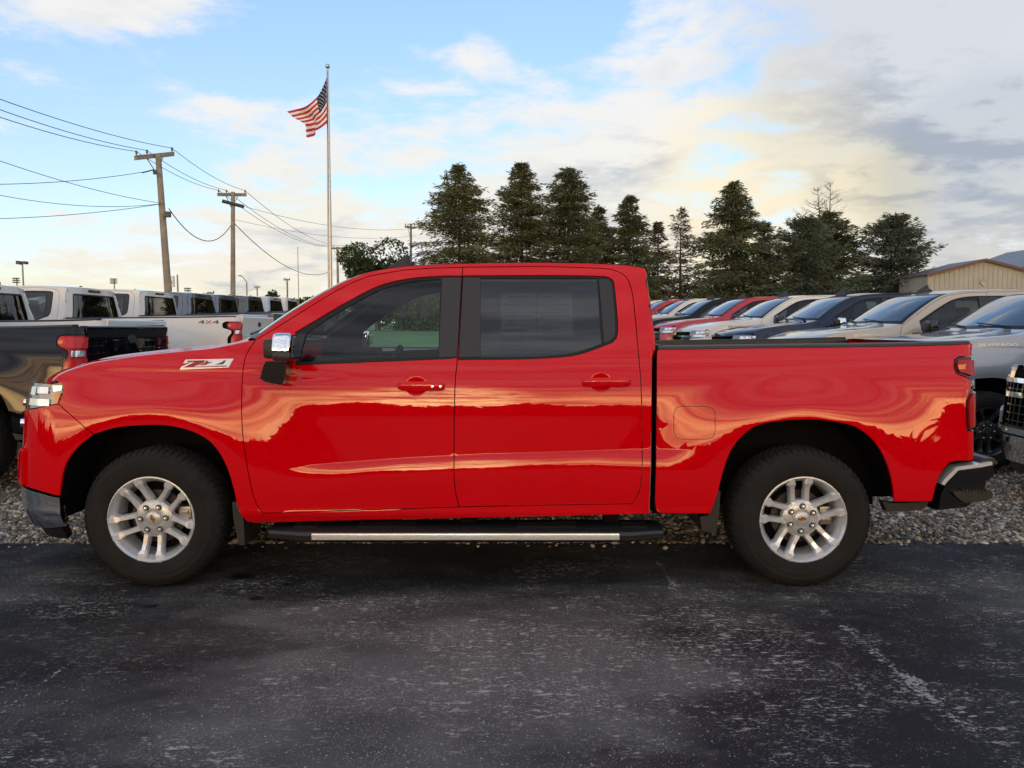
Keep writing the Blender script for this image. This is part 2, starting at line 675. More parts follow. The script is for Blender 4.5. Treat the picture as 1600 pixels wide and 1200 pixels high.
def spline(pts, step):
    pts = [np.array(p, float) for p in pts]
    if len(pts) == 2:
        n = max(1, int(np.linalg.norm(pts[1] - pts[0]) / step))
        return [pts[0] + (pts[1] - pts[0]) * i / n for i in range(n)]
    ext = [2 * pts[0] - pts[1]] + pts + [2 * pts[-1] - pts[-2]]
    out = []
    for i in range(1, len(ext) - 2):
        p0, p1, p2, p3 = ext[i - 1:i + 3]
        n = max(1, int(np.linalg.norm(p2 - p1) / step))
        for k in range(n):
            t = k / n
            out.append(0.5 * ((2 * p1) + (-p0 + p2) * t + (2 * p0 - 5 * p1 + 4 * p2 - p3) * t * t + (-p0 + 3 * p1 - 3 * p2 + p3) * t ** 3))
    return out


def loop(segs, step=0.02):
    out = []
    for s in segs:
        out += spline(s, step)
    a = np.array(out)
    keep = [i for i in range(len(a)) if np.linalg.norm(a[i] - a[i - 1]) > 1e-5]
    return a[keep]


def area(p):
    x, y = p[:, 0], p[:, 1]
    return 0.5 * np.sum(x * np.roll(y, -1) - np.roll(x, -1) * y)


def shrink_poly(p, d):
    if d == 0:
        return p
    if area(p) < 0:
        p = p[::-1]
    t = np.roll(p, -1, 0) - p
    t /= np.maximum(np.linalg.norm(t, axis=1, keepdims=True), 1e-9)
    n1 = np.stack([-t[:, 1], t[:, 0]], 1)
    n0 = np.roll(n1, 1, 0)
    m = n0 + n1
    m /= np.maximum(np.linalg.norm(m, axis=1, keepdims=True), 0.5)
    c = np.maximum((m * n1).sum(1, keepdims=True), 0.5)
    return p + m * d / c


def inside(pts, poly):
    x, y = pts[:, 0], pts[:, 1]
    r = np.zeros(len(pts), bool)
    x0, y0 = poly[:, 0], poly[:, 1]
    x1, y1 = np.roll(x0, -1), np.roll(y0, -1)
    for i in range(len(poly)):
        c = ((y0[i] > y) != (y1[i] > y))
        if not c.any():
            continue
        xi = (x1[i] - x0[i]) * (y - y0[i]) / (y1[i] - y0[i] + 1e-15) + x0[i]
        r ^= c & (x < xi)
    return r


def dist_poly(pts, poly):
    d = np.full(len(pts), 1e9)
    for i in range(len(poly)):
        a, b = poly[i], poly[(i + 1) % len(poly)]
        ab = b - a
        t = np.clip(((pts - a) @ ab) / max(ab @ ab, 1e-12), 0, 1)
        d = np.minimum(d, np.linalg.norm(pts - (a + t[:, None] * ab), axis=1))
    return d


def sheet(outline, holes=(), off=0.0, flange=0.015, grid=0.022, shrink=0.0027, crease=False, fn=None):
    """curved sheet-metal panel cut to an outline in surface coordinates -> verts, faces, normals"""
    fn = fn or Mn
    poly = shrink_poly(np.array(outline), shrink)
    if area(poly) < 0:
        poly = poly[::-1]
    hs = [shrink_poly(np.array(h), -shrink) for h in holes]
    lo, hi = poly.min(0), poly.max(0)
    gx, gz = np.meshgrid(np.arange(lo[0], hi[0], grid), np.arange(lo[1], hi[1], grid))
    g = np.stack([gx.ravel(), gz.ravel()], 1)
    if crease:
        xs = np.arange(max(lo[0], -1.15), min(hi[0], 1.25), grid)
        g = g[~((g[:, 0] > -1.15) & (g[:, 0] < 1.25) & (np.abs(g[:, 1] - crease_z(g[:, 0])) < 0.012))]
        for dz in (-0.016, -0.008, -0.003, 0.001, 0.005, 0.012):
            g = np.vstack([g, np.stack([xs, crease_z(xs) + dz], 1)])
    if len(g):
        m = inside(g, poly)
        for h in hs:
            m &= ~inside(g, h)
        g = g[m]
    if len(g):
        m = dist_poly(g, poly) > grid * 0.4
        for h in hs:
            m &= dist_poly(g, h) > grid * 0.4
        g = g[m]
    pts = [poly] + hs
    edges, o = [], 0
    for p in pts:
        n = len(p)
        edges += [(o + i, o + (i + 1) % n) for i in range(n)]
        o += n
    allp = np.vstack(pts + ([g] if len(g) else []))
    r = delaunay_2d_cdt([Vector((float(a), float(b))) for a, b in allp], edges, [], 0, 1e-6)
    v2 = np.array([(v.x, v.y) for v in r[0]])
    tris = np.array([f[:3] for f in r[2]])
    c = v2[tris].mean(1)
    m = inside(c, poly)
    for h in hs:
        m &= ~inside(c, h)
    tris = tris[m]
    a = v2[tris]
    ar = (a[:, 1, 0] - a[:, 0, 0]) * (a[:, 2, 1] - a[:, 0, 1]) - (a[:, 1, 1] - a[:, 0, 1]) * (a[:, 2, 0] - a[:, 0, 0])
    tris = tris[np.abs(ar) > 1e-10]
    ar = ar[np.abs(ar) > 1e-10]
    tris[ar < 0] = tris[ar < 0][:, ::-1]
    p3, n3 = fn(v2[:, 0], v2[:, 1], off)
    V, F, NN = list(p3), [tuple(t) for t in tris], list(n3)
    if flange:
        for k, p in enumerate(pts):
            q3, qn = fn(p[:, 0], p[:, 1], off)
            i3 = q3 - qn * flange
            t = np.roll(q3, -1, 0) - np.roll(q3, 1, 0)
            en = np.cross(t, qn)
            en /= np.maximum(np.linalg.norm(en, axis=1, keepdims=True), 1e-9)
            o = len(V)
            n = len(p)
            V += list(q3) + list(i3)
            NN += list(en) * 2
            for i in range(n):
                j = (i + 1) % n
                F.append((o + i, o + i + n, o + j + n, o + j))
    return np.array(V), F, np.array(NN)


def pair(name, vfn, material, parent, both=True, **props):
    """near-side mesh plus its mirror image on the far side"""
    V, F, NN = vfn
    parents = parent if isinstance(parent, tuple) else (parent, parent)
    a = new_obj(name, mesh_np(name, V, F, normals=NN), parents[0], material, **props)
    if not both:
        return a, None
    V2 = V.copy()
    V2[:, 1] *= -1
    N2 = NN.copy()
    N2[:, 1] *= -1
    b = new_obj(name, mesh_np(name, V2, [tuple(reversed(f)) for f in F], normals=N2), parents[1], material, **props)
    return a, b


def pair_mb(name, mb, material, parent, smooth=False, auto=R(35), both=True, **props):
    parents = parent if isinstance(parent, tuple) else (parent, parent)
    me = mb.mesh(name, smooth, auto)
    a = new_obj(name, me, parents[0], material, **props)
    if not both:
        return a, None
    m2 = MB()
    m2.v = [(v[0], -v[1], v[2]) for v in mb.v]
    m2.f, m2.m = mb.f, mb.m
    b = new_obj(name, m2.mesh(name, smooth, auto), parents[1], material, **props)
    return a, b


def grid_surf(name, fn, nu, nv, material, parent, smooth=True, **props):
    """fn(u, v) -> (x, y, z) on [0,1]^2"""
    V = [fn(i / (nu - 1), j / (nv - 1)) for j in range(nv) for i in range(nu)]
    F = [(j * nu + i, j * nu + i + 1, (j + 1) * nu + i + 1, (j + 1) * nu + i) for j in range(nv - 1) for i in range(nu - 1)]
    me = mesh_np(name, V, F, smooth)
    return new_obj(name, me, parent, material, **props)


# outlines traced on the body side -------------------------------------------------
HOODSEAM = [(84, 593), (100, 582), (125, 573), (155, 565), (230, 554), (322, 545), (367, 537), (399, 530)]
DOORFRONT = [(400, 531), (387, 550), (380, 575), (377.5, 625), (379, 675), (384, 715), (392, 760), (402, 790), (411, 802)]
ARCH_F_REAR = [(386, 816), (371, 792), (365, 765), (355, 732), (342, 707), (325, 688), (296, 673), (257, 665), (220, 665), (180, 669), (146, 679)]
ARCH_F_FRONT = [(146, 679), (122, 699), (105, 722), (97.5, 747), (94, 775)]
DOORTOP_F = [(400, 531), (440, 507), (480, 482), (530, 452), (570, 434), (606, 426), (650, 420.5), (723, 417.5)]
BLINE = [(723, 417.5), (722, 434), (715, 555), (711, 602), (709.5, 700), (710.5, 761), (718, 792)]
DOORBOT_F = [(718, 792), (560, 797), (411, 802)]
DLO_F = [[(459, 521), (500, 496.5), (537, 475), (578, 453), (606, 442.5), (646, 434.5), (693, 431.5), (721.0, 431.5)], [(721.0, 431.5), (713.9, 558.5)],
         [(713.9, 558.5), (684, 561), (540, 567), (463, 570)], [(463, 570), (461, 545), (459, 521)]]
DLO_R = [[(723.6, 431), (850, 430.5), (930, 431.5), (950, 433), (957, 437), (960, 450), (964, 490), (965, 518), (963, 528), (957, 535)],
         [(957, 535), (915, 550.5), (885, 557), (825, 560.5), (716.6, 562)], [(716.6, 562), (723.6, 431)]]
DOORREAR = [(945, 419.5), (962, 423), (975, 430), (985, 446), (991.5, 485.5), (998, 557.5), (1001.5, 602), (1003, 670), (1003, 740), (998, 768), (988, 787)]
ROOFLINE = [(398, 528), (436, 501), (470, 478.5), (524, 446.5), (564.5, 428.5), (605, 419.5), (650, 414.5), (740, 411.3), (847, 410), (937, 411.8), (982, 414.6), (1004, 418)]
CABREAR = [(1004, 418), (1009, 421), (1011.5, 428), (1009, 438), (1014, 461), (1021, 508), (1023.5, 546), (1019, 560), (1017.5, 690), (1015, 797), (1018, 803)]
GLASS_F = [[(479, 521), (505, 502), (540, 481), (580, 459), (607, 448), (646, 439), (688, 436)], [(688, 436), (684.5, 556)], [(684.5, 556), (540, 561.5), (466, 565)], [(466, 565), (479, 521)]]
GLASS_R = [[(751, 434.5), (933, 434.5)], [(933, 434.5), (940, 536)], [(940, 536), (912, 546), (882, 553), (825, 556.5), (751, 557)], [(751, 557), (751, 434.5)]]


def SEG(segs, step=0.02):
    return loop([IP(s) for s in segs], step)


def rev(s):
    return list(reversed(s))


def gap_line(px):
    return [(p[0], p[1]) for p in px]


def build_wheel_mesh():
    """wheel with its outer face towards -y, hub centre at the origin, lip of the rim at y = 0"""
    tyre = MB()
    prof = [(0.238, 0.02), (0.247, -0.002), (0.257, -0.012), (0.285, -0.019), (0.32, -0.021), (0.322, -0.0185), (0.35, -0.017), (0.352, -0.0145), (0.372, -0.008), (0.388, 0.006), (0.397, 0.03), (0.401, 0.07), (0.402, 0.13), (0.401, 0.19), (0.397, 0.225), (0.385, 0.25), (0.35, 0.27), (0.29, 0.268), (0.24, 0.24)]
    tyre.lathe(prof, 96)
    tread = MB()
    n = 64
    for k in range(n):
        a0 = 2 * PI * k / n
        a1 = a0 + 2 * PI / n * 0.66
        st = k % 2
        pr = [(0.372 + 0.006 * st, -0.0105), (0.391, 0.004), (0.403, 0.028), (0.4065, 0.052 + 0.014 * st), (0.400, 0.052 + 0.014 * st), (0.39, 0.02)]
        v = []
        for a in (a0, a1):
            for r, y in pr:
                v.append((r * math.cos(a), y, r * math.sin(a)))
        m = len(pr)
        f = [tuple(range(m)), tuple(reversed(range(m, 2 * m)))] + [(i, i + m, (i + 1) % m + m, (i + 1) % m) for i in range(m)]
        tread.add(v, f)
    for row in range(4):
        y0 = 0.075 + row * 0.034
        for k in range(n):
            a0 = 2 * PI * (k + 0.5 * (row % 2)) / n
            a1 = a0 + 2 * PI / n * 0.72
            v = []
            for a in (a0, a1):
                for r, y in ((0.400, y0), (0.4065, y0), (0.4065, y0 + 0.024), (0.400, y0 + 0.024)):
                    v.append((r * math.cos(a), y, r * math.sin(a)))
            tread.add(v, [(0, 1, 2, 3), (7, 6, 5, 4), (1, 5, 6, 2), (0, 4, 5, 1), (3, 2, 6, 7)])
    rim = MB()
    rim.lathe([(0.2385, 0.014), (0.2515, 0.006), (0.2535, -0.004), (0.2505, -0.0125), (0.245, -0.0135), (0.238, -0.006), (0.231, 0.006), (0.226, 0.022), (0.219, 0.03), (0.215, 0.05), (0.205, 0.10), (0.205, 0.21), (0.225, 0.23)], 96)
    hub = MB()
    hub.lathe([(0.0, 0.024), (0.048, 0.024), (0.052, 0.018), (0.092, 0.019), (0.106, 0.028), (0.112, 0.06), (0.09, 0.09)], 60)
    spoke = MB()
    for side in (-1, 1):
        st = [(0.062, 0.0185, 0.018, 0.046, 0.0), (0.098, 0.0185, 0.022, 0.050, 0.0), (0.150, 0.0168, 0.015, 0.050, 0.0), (0.184, 0.0175, 0.005, 0.046, 0.001), (0.206, 0.0285, -0.008, 0.040, 0.005), (0.2455, 0.0235, -0.0120, 0.03, 0.005)]
        v = []
        for r, hw, d, t, o in st:
            c = side * (0.047 + o - 0.010 * (0.24 - r) / 0.18)
            for q, dd in ((-hw, t), (-hw * 0.92, d + 0.014), (-hw * 0.62, d), (hw * 0.62, d), (hw * 0.92, d + 0.014), (hw, t)):
                v.append((c + q, d + dd if dd == t else dd, r))
        f = []
        for i in range(len(st) - 1):
            for k in range(5):
                f.append((i * 6 + k, i * 6 + k + 1, (i + 1) * 6 + k + 1, (i + 1) * 6 + k))
        f.append(tuple(range(6)))
        f.append(tuple(reversed(range((len(st) - 1) * 6, len(st) * 6))))
        spoke.add(v, f)
    # web joining the two arms of a pair near the hub
    spoke.prism([(-0.05, 0.07), (0.05, 0.07), (0.047, 0.103), (0.03, 0.108), (-0.03, 0.108), (-0.047, 0.103)], 0.030, 0.065)
    lug = MB()
    lug.lathe([(0.0, -0.010), (0.006, -0.009), (0.0095, -0.005), (0.0105, 0.002), (0.0105, 0.02)], 12)
    seat = MB()
    seat.lathe([(0.0, 0.001), (0.015, 0.001), (0.018, 0.0), (0.0185, 0.008)], 16)
    cap = MB()
    cap.lathe([(0.0, 0.0105), (0.02, 0.011), (0.040, 0.0135), (0.044, 0.017), (0.0455, 0.026)], 32)
    bow = MB()
    b = [(-0.027, -0.006), (-0.022, 0.006), (-0.007, 0.006), (-0.005, 0.0125), (0.013, 0.0125), (0.011, 0.006), (0.027, 0.006), (0.022, -0.006), (0.007, -0.006), (0.005, -0.0125), (-0.013, -0.0125), (-0.011, -0.006)]
    bow.prism(b, 0.0085, 0.0125)
    brake = MB()
    brake.lathe([(0.07, 0.09), (0.155, 0.09), (0.158, 0.095), (0.158, 0.11), (0.07, 0.115)], 48)
    shade_disc = MB()  # added black disc behind the brake, darkens the gaps between the spokes
    shade_disc.lathe([(0.0, 0.125), (0.203, 0.125), (0.203, 0.13), (0.0, 0.13)], 40)
    cal = MB()
    cal.box(-0.055, 0.055, 0.068, 0.14, 0.125, 0.198, ch=0.014)
    cal.box(-0.036, -0.008, 0.058, 0.08, 0.135, 0.188, ch=0.006)
    cal.box(0.008, 0.036, 0.058, 0.08, 0.135, 0.188, ch=0.006)
    return dict(tyre=tyre.mesh('tyre', auto=R(40)), tread=tread.mesh('tread'), rim=rim.mesh('rim', auto=R(40)), hub=hub.mesh('hub', auto=R(40)),
                spoke=spoke.mesh('spoke'), lug=lug.mesh('lug_nut', auto=R(40)), lug_seat=seat.mesh('lug_seat', auto=R(40)), cap=cap.mesh('center_cap', auto=R(40)),
                bow=bow.mesh('cap_emblem'), brake=brake.mesh('brake_disc', auto=R(40)), shade_disc=shade_disc.mesh('wheel_shade_disc'), cal=cal.mesh('brake_caliper', auto=R(50)))


WHEEL = None


def add_wheel(parent, x, side, spin, detail=True):
    global WHEEL
    if WHEEL is None:
        WHEEL = build_wheel_mesh()
        for k, mm in (('tyre', 'rubber'), ('tread', 'rubber'), ('rim', 'alloy'), ('hub', 'alloy'), ('spoke', 'alloy_machined'), ('lug', 'chrome'), ('lug_seat', 'alloy_dark'),
                      ('cap', 'alloy'), ('bow', 'gold'), ('brake', 'brake_dark'), ('shade_disc', 'well_black'), ('cal', 'steel')):
            WHEEL[k].materials.append(MATS[mm])
    w = bpy.data.objects.new('wheel', WHEEL['tyre'])
    COL.objects.link(w)
    w.parent = parent
    w.location = (x, side * 1.0, 0.400)
    rz = 0 if side < 0 else PI

    def kid(name, me, ry=0.0, loc=(0, 0, 0)):
        o = bpy.data.objects.new(name, me)
        COL.objects.link(o)
        o.parent = w
        o.rotation_euler = (0, ry, 0)
        o.location = loc
        return o
    w.rotation_euler = (0, 0, rz)
    kid('tread', WHEEL['tread'])
    kid('rim', WHEEL['rim'])
    kid('hub', WHEEL['hub'])
    for k in range(5):
        kid('spoke', WHEEL['spoke'], spin + k * 2 * PI / 5)
    kid('brake_disc', WHEEL['brake'])
    kid('wheel_shade_disc', WHEEL['shade_disc'])
    if detail:
        for k in range(6):
            a = spin * 0.5 + R(30) + k * PI / 3
            p = (0.073 * math.cos(a), 0.008, 0.073 * math.sin(a))
            kid('lug_seat', WHEEL['lug_seat'], 0, (p[0], 0.0135, p[2]))
            kid('lug_nut', WHEEL['lug'], 0, p)
        kid('center_cap', WHEEL['cap'])
        kid('cap_emblem', WHEEL['bow'], spin * 0.4)
        kid('brake_caliper', WHEEL['cal'], R(88))
    return w


def build_truck(root):
    T = root
    paintm = 'paint_red'
    # ---------- side panels
    fender = SEG([HOODSEAM, DOORFRONT, [(411, 802), (406, 817), (386, 816)], ARCH_F_REAR, [(146, 679), (91, 631)], [(91, 631), (97, 616), (99.5, 601)], [(99.5, 601), (84, 593)]])
    pair('front_fender', sheet(fender, crease=False), paintm, T)
    door_f = SEG([DOORTOP_F, BLINE, DOORBOT_F, rev(DOORFRONT)])
    hole_f = SEG(DLO_F)
    doors_f = pair('front_door', sheet(door_f, [hole_f], crease=True), paintm, T)
    TOPR = [(723, 417.5), (850, 416.5), (945, 419.5)]
    door_r = SEG([TOPR, DOORREAR, [(988, 787), (860, 789), (718, 792)], rev(BLINE)])
    hole_r = SEG(DLO_R)
    doors_r = pair('rear_door', sheet(door_r, [hole_r], crease=True), paintm, T)
    # cab frame: front pillar, roof rail, rear pillar and rocker in one pressing
    cab = SEG([ROOFLINE, CABREAR, [(1018, 803), (860, 807), (560, 813), (406, 817)], [(406, 817), (411, 802)], rev(DOORBOT_F), [(718, 792), (860, 789), (988, 787)], rev(DOORREAR), rev(TOPR), rev(DOORTOP_F), [(400, 531), (398, 528)]])
    pair('cab_side', sheet(cab, crease=True), paintm, T)
    # bed side
    zend = 2.80 + LR * 0.80
    bt = inv(1527, 540)
    bs_top = IP([(1028, 546), (1200, 543.5), (1400, 541), (1520, 539.5)])
    lampL = IP([(1498, 557), (1491, 563), (1490.5, 573), (1494, 583), (1507, 588.5), (1516, 594), (1517, 602), (1516, 610), (1509.5, 624), (1509, 650), (1510.5, 674)])
    z_top, z_l0, z_l1 = bs_top[-1][1], lampL[0][1], lampL[-1][1]
    bump = IP([(1515, 720), (1490, 721), (1478, 729), (1466, 748), (1456, 784)])
    archR = IP([(1397, 784), (1394, 756), (1386, 726), (1371, 697), (1349, 675), (1319, 662), (1262, 655.5), (1195, 662), (1165, 677), (1142.5, 704), (1129, 741), (1122, 770), (1110, 803)])
    frontB = IP([(1030, 802), (1023, 785), (1025, 690), (1026, 565), (1028, 546)])
    bed = loop([bs_top, [bs_top[-1], (zend, z_top)], [(zend, z_top), (zend, z_l0)], [(zend, z_l0), lampL[0]], lampL, [lampL[-1], (zend, z_l1)],
                [(zend, z_l1), (zend, bump[0][1])], [(zend, bump[0][1]), bump[0]], bump, [bump[-1], archR[0]], archR, [archR[-1], frontB[0]], frontB])
    beds = pair('bed_side', sheet(bed, crease=True), paintm, T)
    # fuel door on the near side only
    fd = loop([[inv(1053, 648), inv(1057, 638), inv(1066, 635.5)], [inv(1066, 635.5), inv(1105, 635.5)], [inv(1105, 635.5), inv(1114, 639), inv(1117, 648)], [inv(1117, 648), inv(1117, 673)],
               [inv(1117, 673), inv(1113, 683), inv(1104, 686)], [inv(1104, 686), inv(1067, 686)], [inv(1067, 686), inv(1057, 683), inv(1053, 673)], [inv(1053, 673), inv(1053, 648)]], 0.01)
    ring = sheet(shrink_poly(fd, -0.0028), [fd], off=0.0008, flange=0.0, grid=0.01, shrink=0.0)
    pair('fuel_door_gap', ring, 'trim_black', beds[0], both=False)
    pair('fuel_door', sheet(fd, off=0.0012, flange=0.004, grid=0.02), paintm, beds[0], both=False)
    # tail lamps
    lamp = loop([lampL, [lampL[-1], (zend, z_l1)], [(zend, z_l1), (zend, z_l0)], [(zend, z_l0), lampL[0]]])
    lamps = pair('tail_lamp', sheet(lamp, off=-0.004, flange=0.03, grid=0.02, shrink=0.004), 'lens_dark_red', T)
    zm = inv(1514, 590)[1]
    z2 = inv(1514, 612)[1]
    up = loop([IP([(1497, 562), (1494, 566), (1494, 575), (1498, 582), (1516, 588)]), [inv(1516, 588), (zend - 0.02, zm)], [(zend - 0.02, zm), (zend - 0.02, z_l0 - 0.02)], [(zend - 0.02, z_l0 - 0.02), inv(1497, 562)]])
    pair('lamp_lens', sheet(up, off=0.010, flange=0.02, grid=0.02, shrink=0.003), 'lens_red', lamps)
    lowl = loop([IP([(1519, 614), (1513, 626), (1512.5, 650), (1513.5, 669)]), [inv(1513.5, 669), (zend - 0.02, z_l1 + 0.02)], [(zend - 0.02, z_l1 + 0.02), (zend - 0.02, z2)], [(zend - 0.02, z2), inv(1519, 614)]])
    pair('lamp_lens', sheet(lowl, off=0.010, flange=0.02, grid=0.02, shrink=0.003), 'lens_red', lamps)
    ambr = loop([IP([(1495, 571), (1507, 569)]), IP([(1507, 569), (1506, 577.5)]), IP([(1506, 577.5), (1496.5, 577.5)]), IP([(1496.5, 577.5), (1495, 571)])], 0.01)
    pair('amber_reflector', sheet(ambr, off=0.0125, flange=0.003, grid=0.02, shrink=0.0), 'lens_amber', lamps)
    sw = inv(1519.5, 601)[0]
    rv = loop([[(sw, zm - 0.012), (zend - 0.04, zm - 0.012)], [(zend - 0.04, zm - 0.012), (zend - 0.04, z2 + 0.012)], [(zend - 0.04, z2 + 0.012), (sw, z2 + 0.012)], [(sw, z2 + 0.012), (sw, zm - 0.012)]])
    pair('reverse_lens', sheet(rv, off=0.006, flange=0.015, grid=0.02), 'lens_clear', lamps)
    # front bumper cover
    zc_top = 1.0
    SG = XF0 - LF * 0.52       # where the grille begins on the wrapped nose
    SC_ = XF0 - LF * 0.992
    a0 = inv(91, 631)
    fa = IP(ARCH_F_FRONT)
    zb = fa[-1][1]
    seam = [inv(146, 679), a0]
    fascia = loop([[fa[0], a0], [a0, (XF0 - 0.30, a0[1] - 0.035), (SG, a0[1] - 0.05)], [(SG, a0[1] - 0.05), (SG, 0.66)], [(SG, 0.66), (SC_, 0.66)], [(SC_, 0.66), (SC_, zb + 0.06)], [(SC_, zb + 0.06), (XF0 - 0.3, zb + 0.035), (fa[-1][0], zb)], rev(fa)])
    pair('front_bumper_cover', sheet(fascia), paintm, T)
    # air-curtain opening with its raised lip
    sl = XF0 - 0.40
    lip = loop([[(sl, 0.80), (sl - 0.11, 0.775)], [(sl - 0.11, 0.775), (sl - 0.12, 0.60)], [(sl - 0.12, 0.60), (sl + 0.01, 0.58)], [(sl + 0.01, 0.58), (sl, 0.80)]])
    slot = loop([[(sl - 0.025, 0.765), (sl - 0.095, 0.75)], [(sl - 0.095, 0.75), (sl - 0.105, 0.625)], [(sl - 0.105, 0.625), (sl - 0.02, 0.61)], [(sl - 0.02, 0.61), (sl - 0.025, 0.765)]])
    pair('air_curtain_lip', sheet(lip, [slot], off=0.022, flange=0.025, grid=0.02, shrink=0.0), paintm, T)
    pair('air_curtain_slot', sheet(slot, off=0.003, flange=0.0, grid=0.03, shrink=0.0), 'well_black', T)
    # chrome bumper band and black valance
    cb = loop([[(fa[-1][0] + 0.002, zb - 0.006), (XF0 - 0.3, zb + 0.028), (SC_, zb + 0.052)], [(SC_, zb + 0.052), (SC_, 0.36)], [(SC_, 0.36), (XF0 - 0.3, 0.335), (fa[-1][0] + 0.005, zb - 0.185)], [(fa[-1][0] + 0.005, zb - 0.185), (fa[-1][0] + 0.002, zb - 0.006)]])
    pair('front_bumper', sheet(cb, off=0.008, flange=0.05, grid=0.03), 'chrome', T)
    va = loop([[(XF0 - 0.05, 0.345), (XF0 - 0.35, 0.35), (SC_, 0.37)], [(SC_, 0.37), (SC_, 0.25)], [(SC_, 0.25), (XF0 - 0.25, 0.235), (XF0 - 0.06, 0.23)], [(XF0 - 0.06, 0.23), (XF0 - 0.05, 0.345)]])
    pair('front_valance', sheet(va, off=-0.02, flange=0.05, grid=0.04), 'black_plastic', T)
    # head lamps
    hl_side = IP([(99.5, 601), (97, 616), (91, 631)])
    zt, zl = hl_side[0][1], hl_side[-1][1]
    SH = XF0 - LF * 0.56
    hl = loop([hl_side, [hl_side[-1], (XF0 - 0.30, zl - 0.032), (SH, zl - 0.045)], [(SH, zl - 0.045), (SH + 0.02, zt + 0.01)], [(SH + 0.02, zt + 0.01), (XF0 - 0.2, zt + 0.008), hl_side[0]]])
    heads = pair('head_lamp', sheet(hl, off=-0.006, flange=0.03, grid=0.02, shrink=0.003), 'lamp_dark', T)
    q0 = inv(97.5, 612)
    am = loop([[q0, hl_side[2]], [hl_side[2], (hl_side[2][0] - 0.03, zl - 0.002)], [(hl_side[2][0] - 0.03, zl - 0.002), (q0[0] - 0.062, q0[1] - 0.012)], [(q0[0] - 0.062, q0[1] - 0.012), q0]], 0.01)
    mk = loop([[hl_side[0], q0], [q0, (q0[0] - 0.064, q0[1] - 0.006)], [(q0[0] - 0.064, q0[1] - 0.006), (hl_side[0][0] - 0.085, zt - 0.002)], [(hl_side[0][0] - 0.085, zt - 0.002), hl_side[0]]], 0.01)
    pair('marker_lens', sheet(mk, off=0.003, flange=0.008, grid=0.012, shrink=0.005), 'lens_clear', heads)
    pair('amber_reflector', sheet(am, off=0.004, flange=0.008, grid=0.012, shrink=0.004), 'lens_amber', heads)
    for q0, q1, z0_, z1_ in ((0.115, 0.26, zl + 0.055, zt - 0.012), (0.275, 0.42, zl + 0.045, zt - 0.012), (0.10, 0.50, zl - 0.015, zl + 0.028)):
        s0, s1 = hl_side[0][0] - q0, hl_side[0][0] - q1
        bx = loop([[(s0, z1_), (s1, z1_)], [(s1, z1_), (s1, z0_)], [(s1, z0_), (s0, z0_)], [(s0, z0_), (s0, z1_)]])
        pair('lamp_lens', sheet(bx, off=0.003, flange=0.012, grid=0.03), 'lens_clear', heads)
    # grille: surround, bars and mesh
    gr = MB()
    gsurf = loop([[(SG, 1.075), (SC_, 1.085)], [(SC_, 1.085), (SC_, 0.645)], [(SC_, 0.645), (SG, 0.645)], [(SG, 0.645), (SG, 1.075)]])
    pair('grille_backing', sheet(gsurf, off=-0.03, flange=0.0, grid=0.05), 'well_black', T)
    for (z0_, z1_, mm, of) in ((0.905, 0.955, 'chrome', 0.018), (0.835, 0.85, 'gloss_black', 0.004), (0.765, 0.78, 'gloss_black', 0.004), (0.70, 0.715, 'gloss_black', 0.004), (1.03, 1.075, 'chrome', 0.012), (0.975, 0.988, 'gloss_black', 0.004), (0.645, 0.672, 'gloss_black', 0.012)):
        bar = loop([[(SG + 0.01, z0_), (SG + 0.01, z1_)], [(SG + 0.01, z1_), (SC_, z1_ + 0.006)], [(SC_, z1_ + 0.006), (SC_, z0_ + 0.006)], [(SC_, z0_ + 0.006), (SG + 0.01, z0_)]])
        pair('grille_bar', sheet(bar, off=of, flange=0.03, grid=0.04), mm, T)
    vb = MB()
    for k in range(7):
        s = SG - 0.03 - k * 0.066
        for z0_, z1_ in ((0.675, 0.90), (0.96, 1.03)):
            p, n = Mn(np.array([s, s - 0.012, s - 0.012, s]), np.array([z0_, z0_, z1_, z1_]), 0.0)
            q, n2 = Mn(np.array([s, s - 0.012, s - 0.012, s]), np.array([z0_, z0_, z1_, z1_]), -0.025)
            vb.add(list(p) + list(q), [(0, 1, 2, 3), (0, 4, 5, 1), (1, 5, 6, 2), (2, 6, 7, 3), (3, 7, 4, 0)])
    pair_mb('grille_mesh', vb, 'gloss_black', T)
    em = MB()
    eb = [(-0.135, -0.03), (-0.11, 0.03), (-0.04, 0.03), (-0.03, 0.048), (0.06, 0.048), (0.05, 0.03), (0.135, 0.03), (0.11, -0.03), (0.04, -0.03), (0.03, -0.048), (-0.06, -0.048), (-0.05, -0.03)]
    xn = -2.895
    n = len(eb)
    em.add([(xn, a, 0.93 + b) for a, b in eb] + [(xn + 0.05, a, 0.93 + b) for a, b in eb], [tuple(range(n))] + [(i, (i + 1) % n, (i + 1) % n + n, i + n) for i in range(n)])
    em.build('grille_emblem', 'gold', T)
    # ---------- hood
    seam3 = [Mn(*p)[0] for p in loop([IP(HOODSEAM)], 0.03)[:]]
    seam3 = np.array([q for q in seam3])
    # resample the seam uniformly
    dd = np.r_[0, np.cumsum(np.linalg.norm(np.diff(seam3, axis=0), axis=1))]
    NSEAM = 44
    tt = np.linspace(0, dd[-1], NSEAM)
    sm = np.stack([np.interp(tt, dd, seam3[:, i]) for i in range(3)], 1)
    xe0 = sm[0, 0]

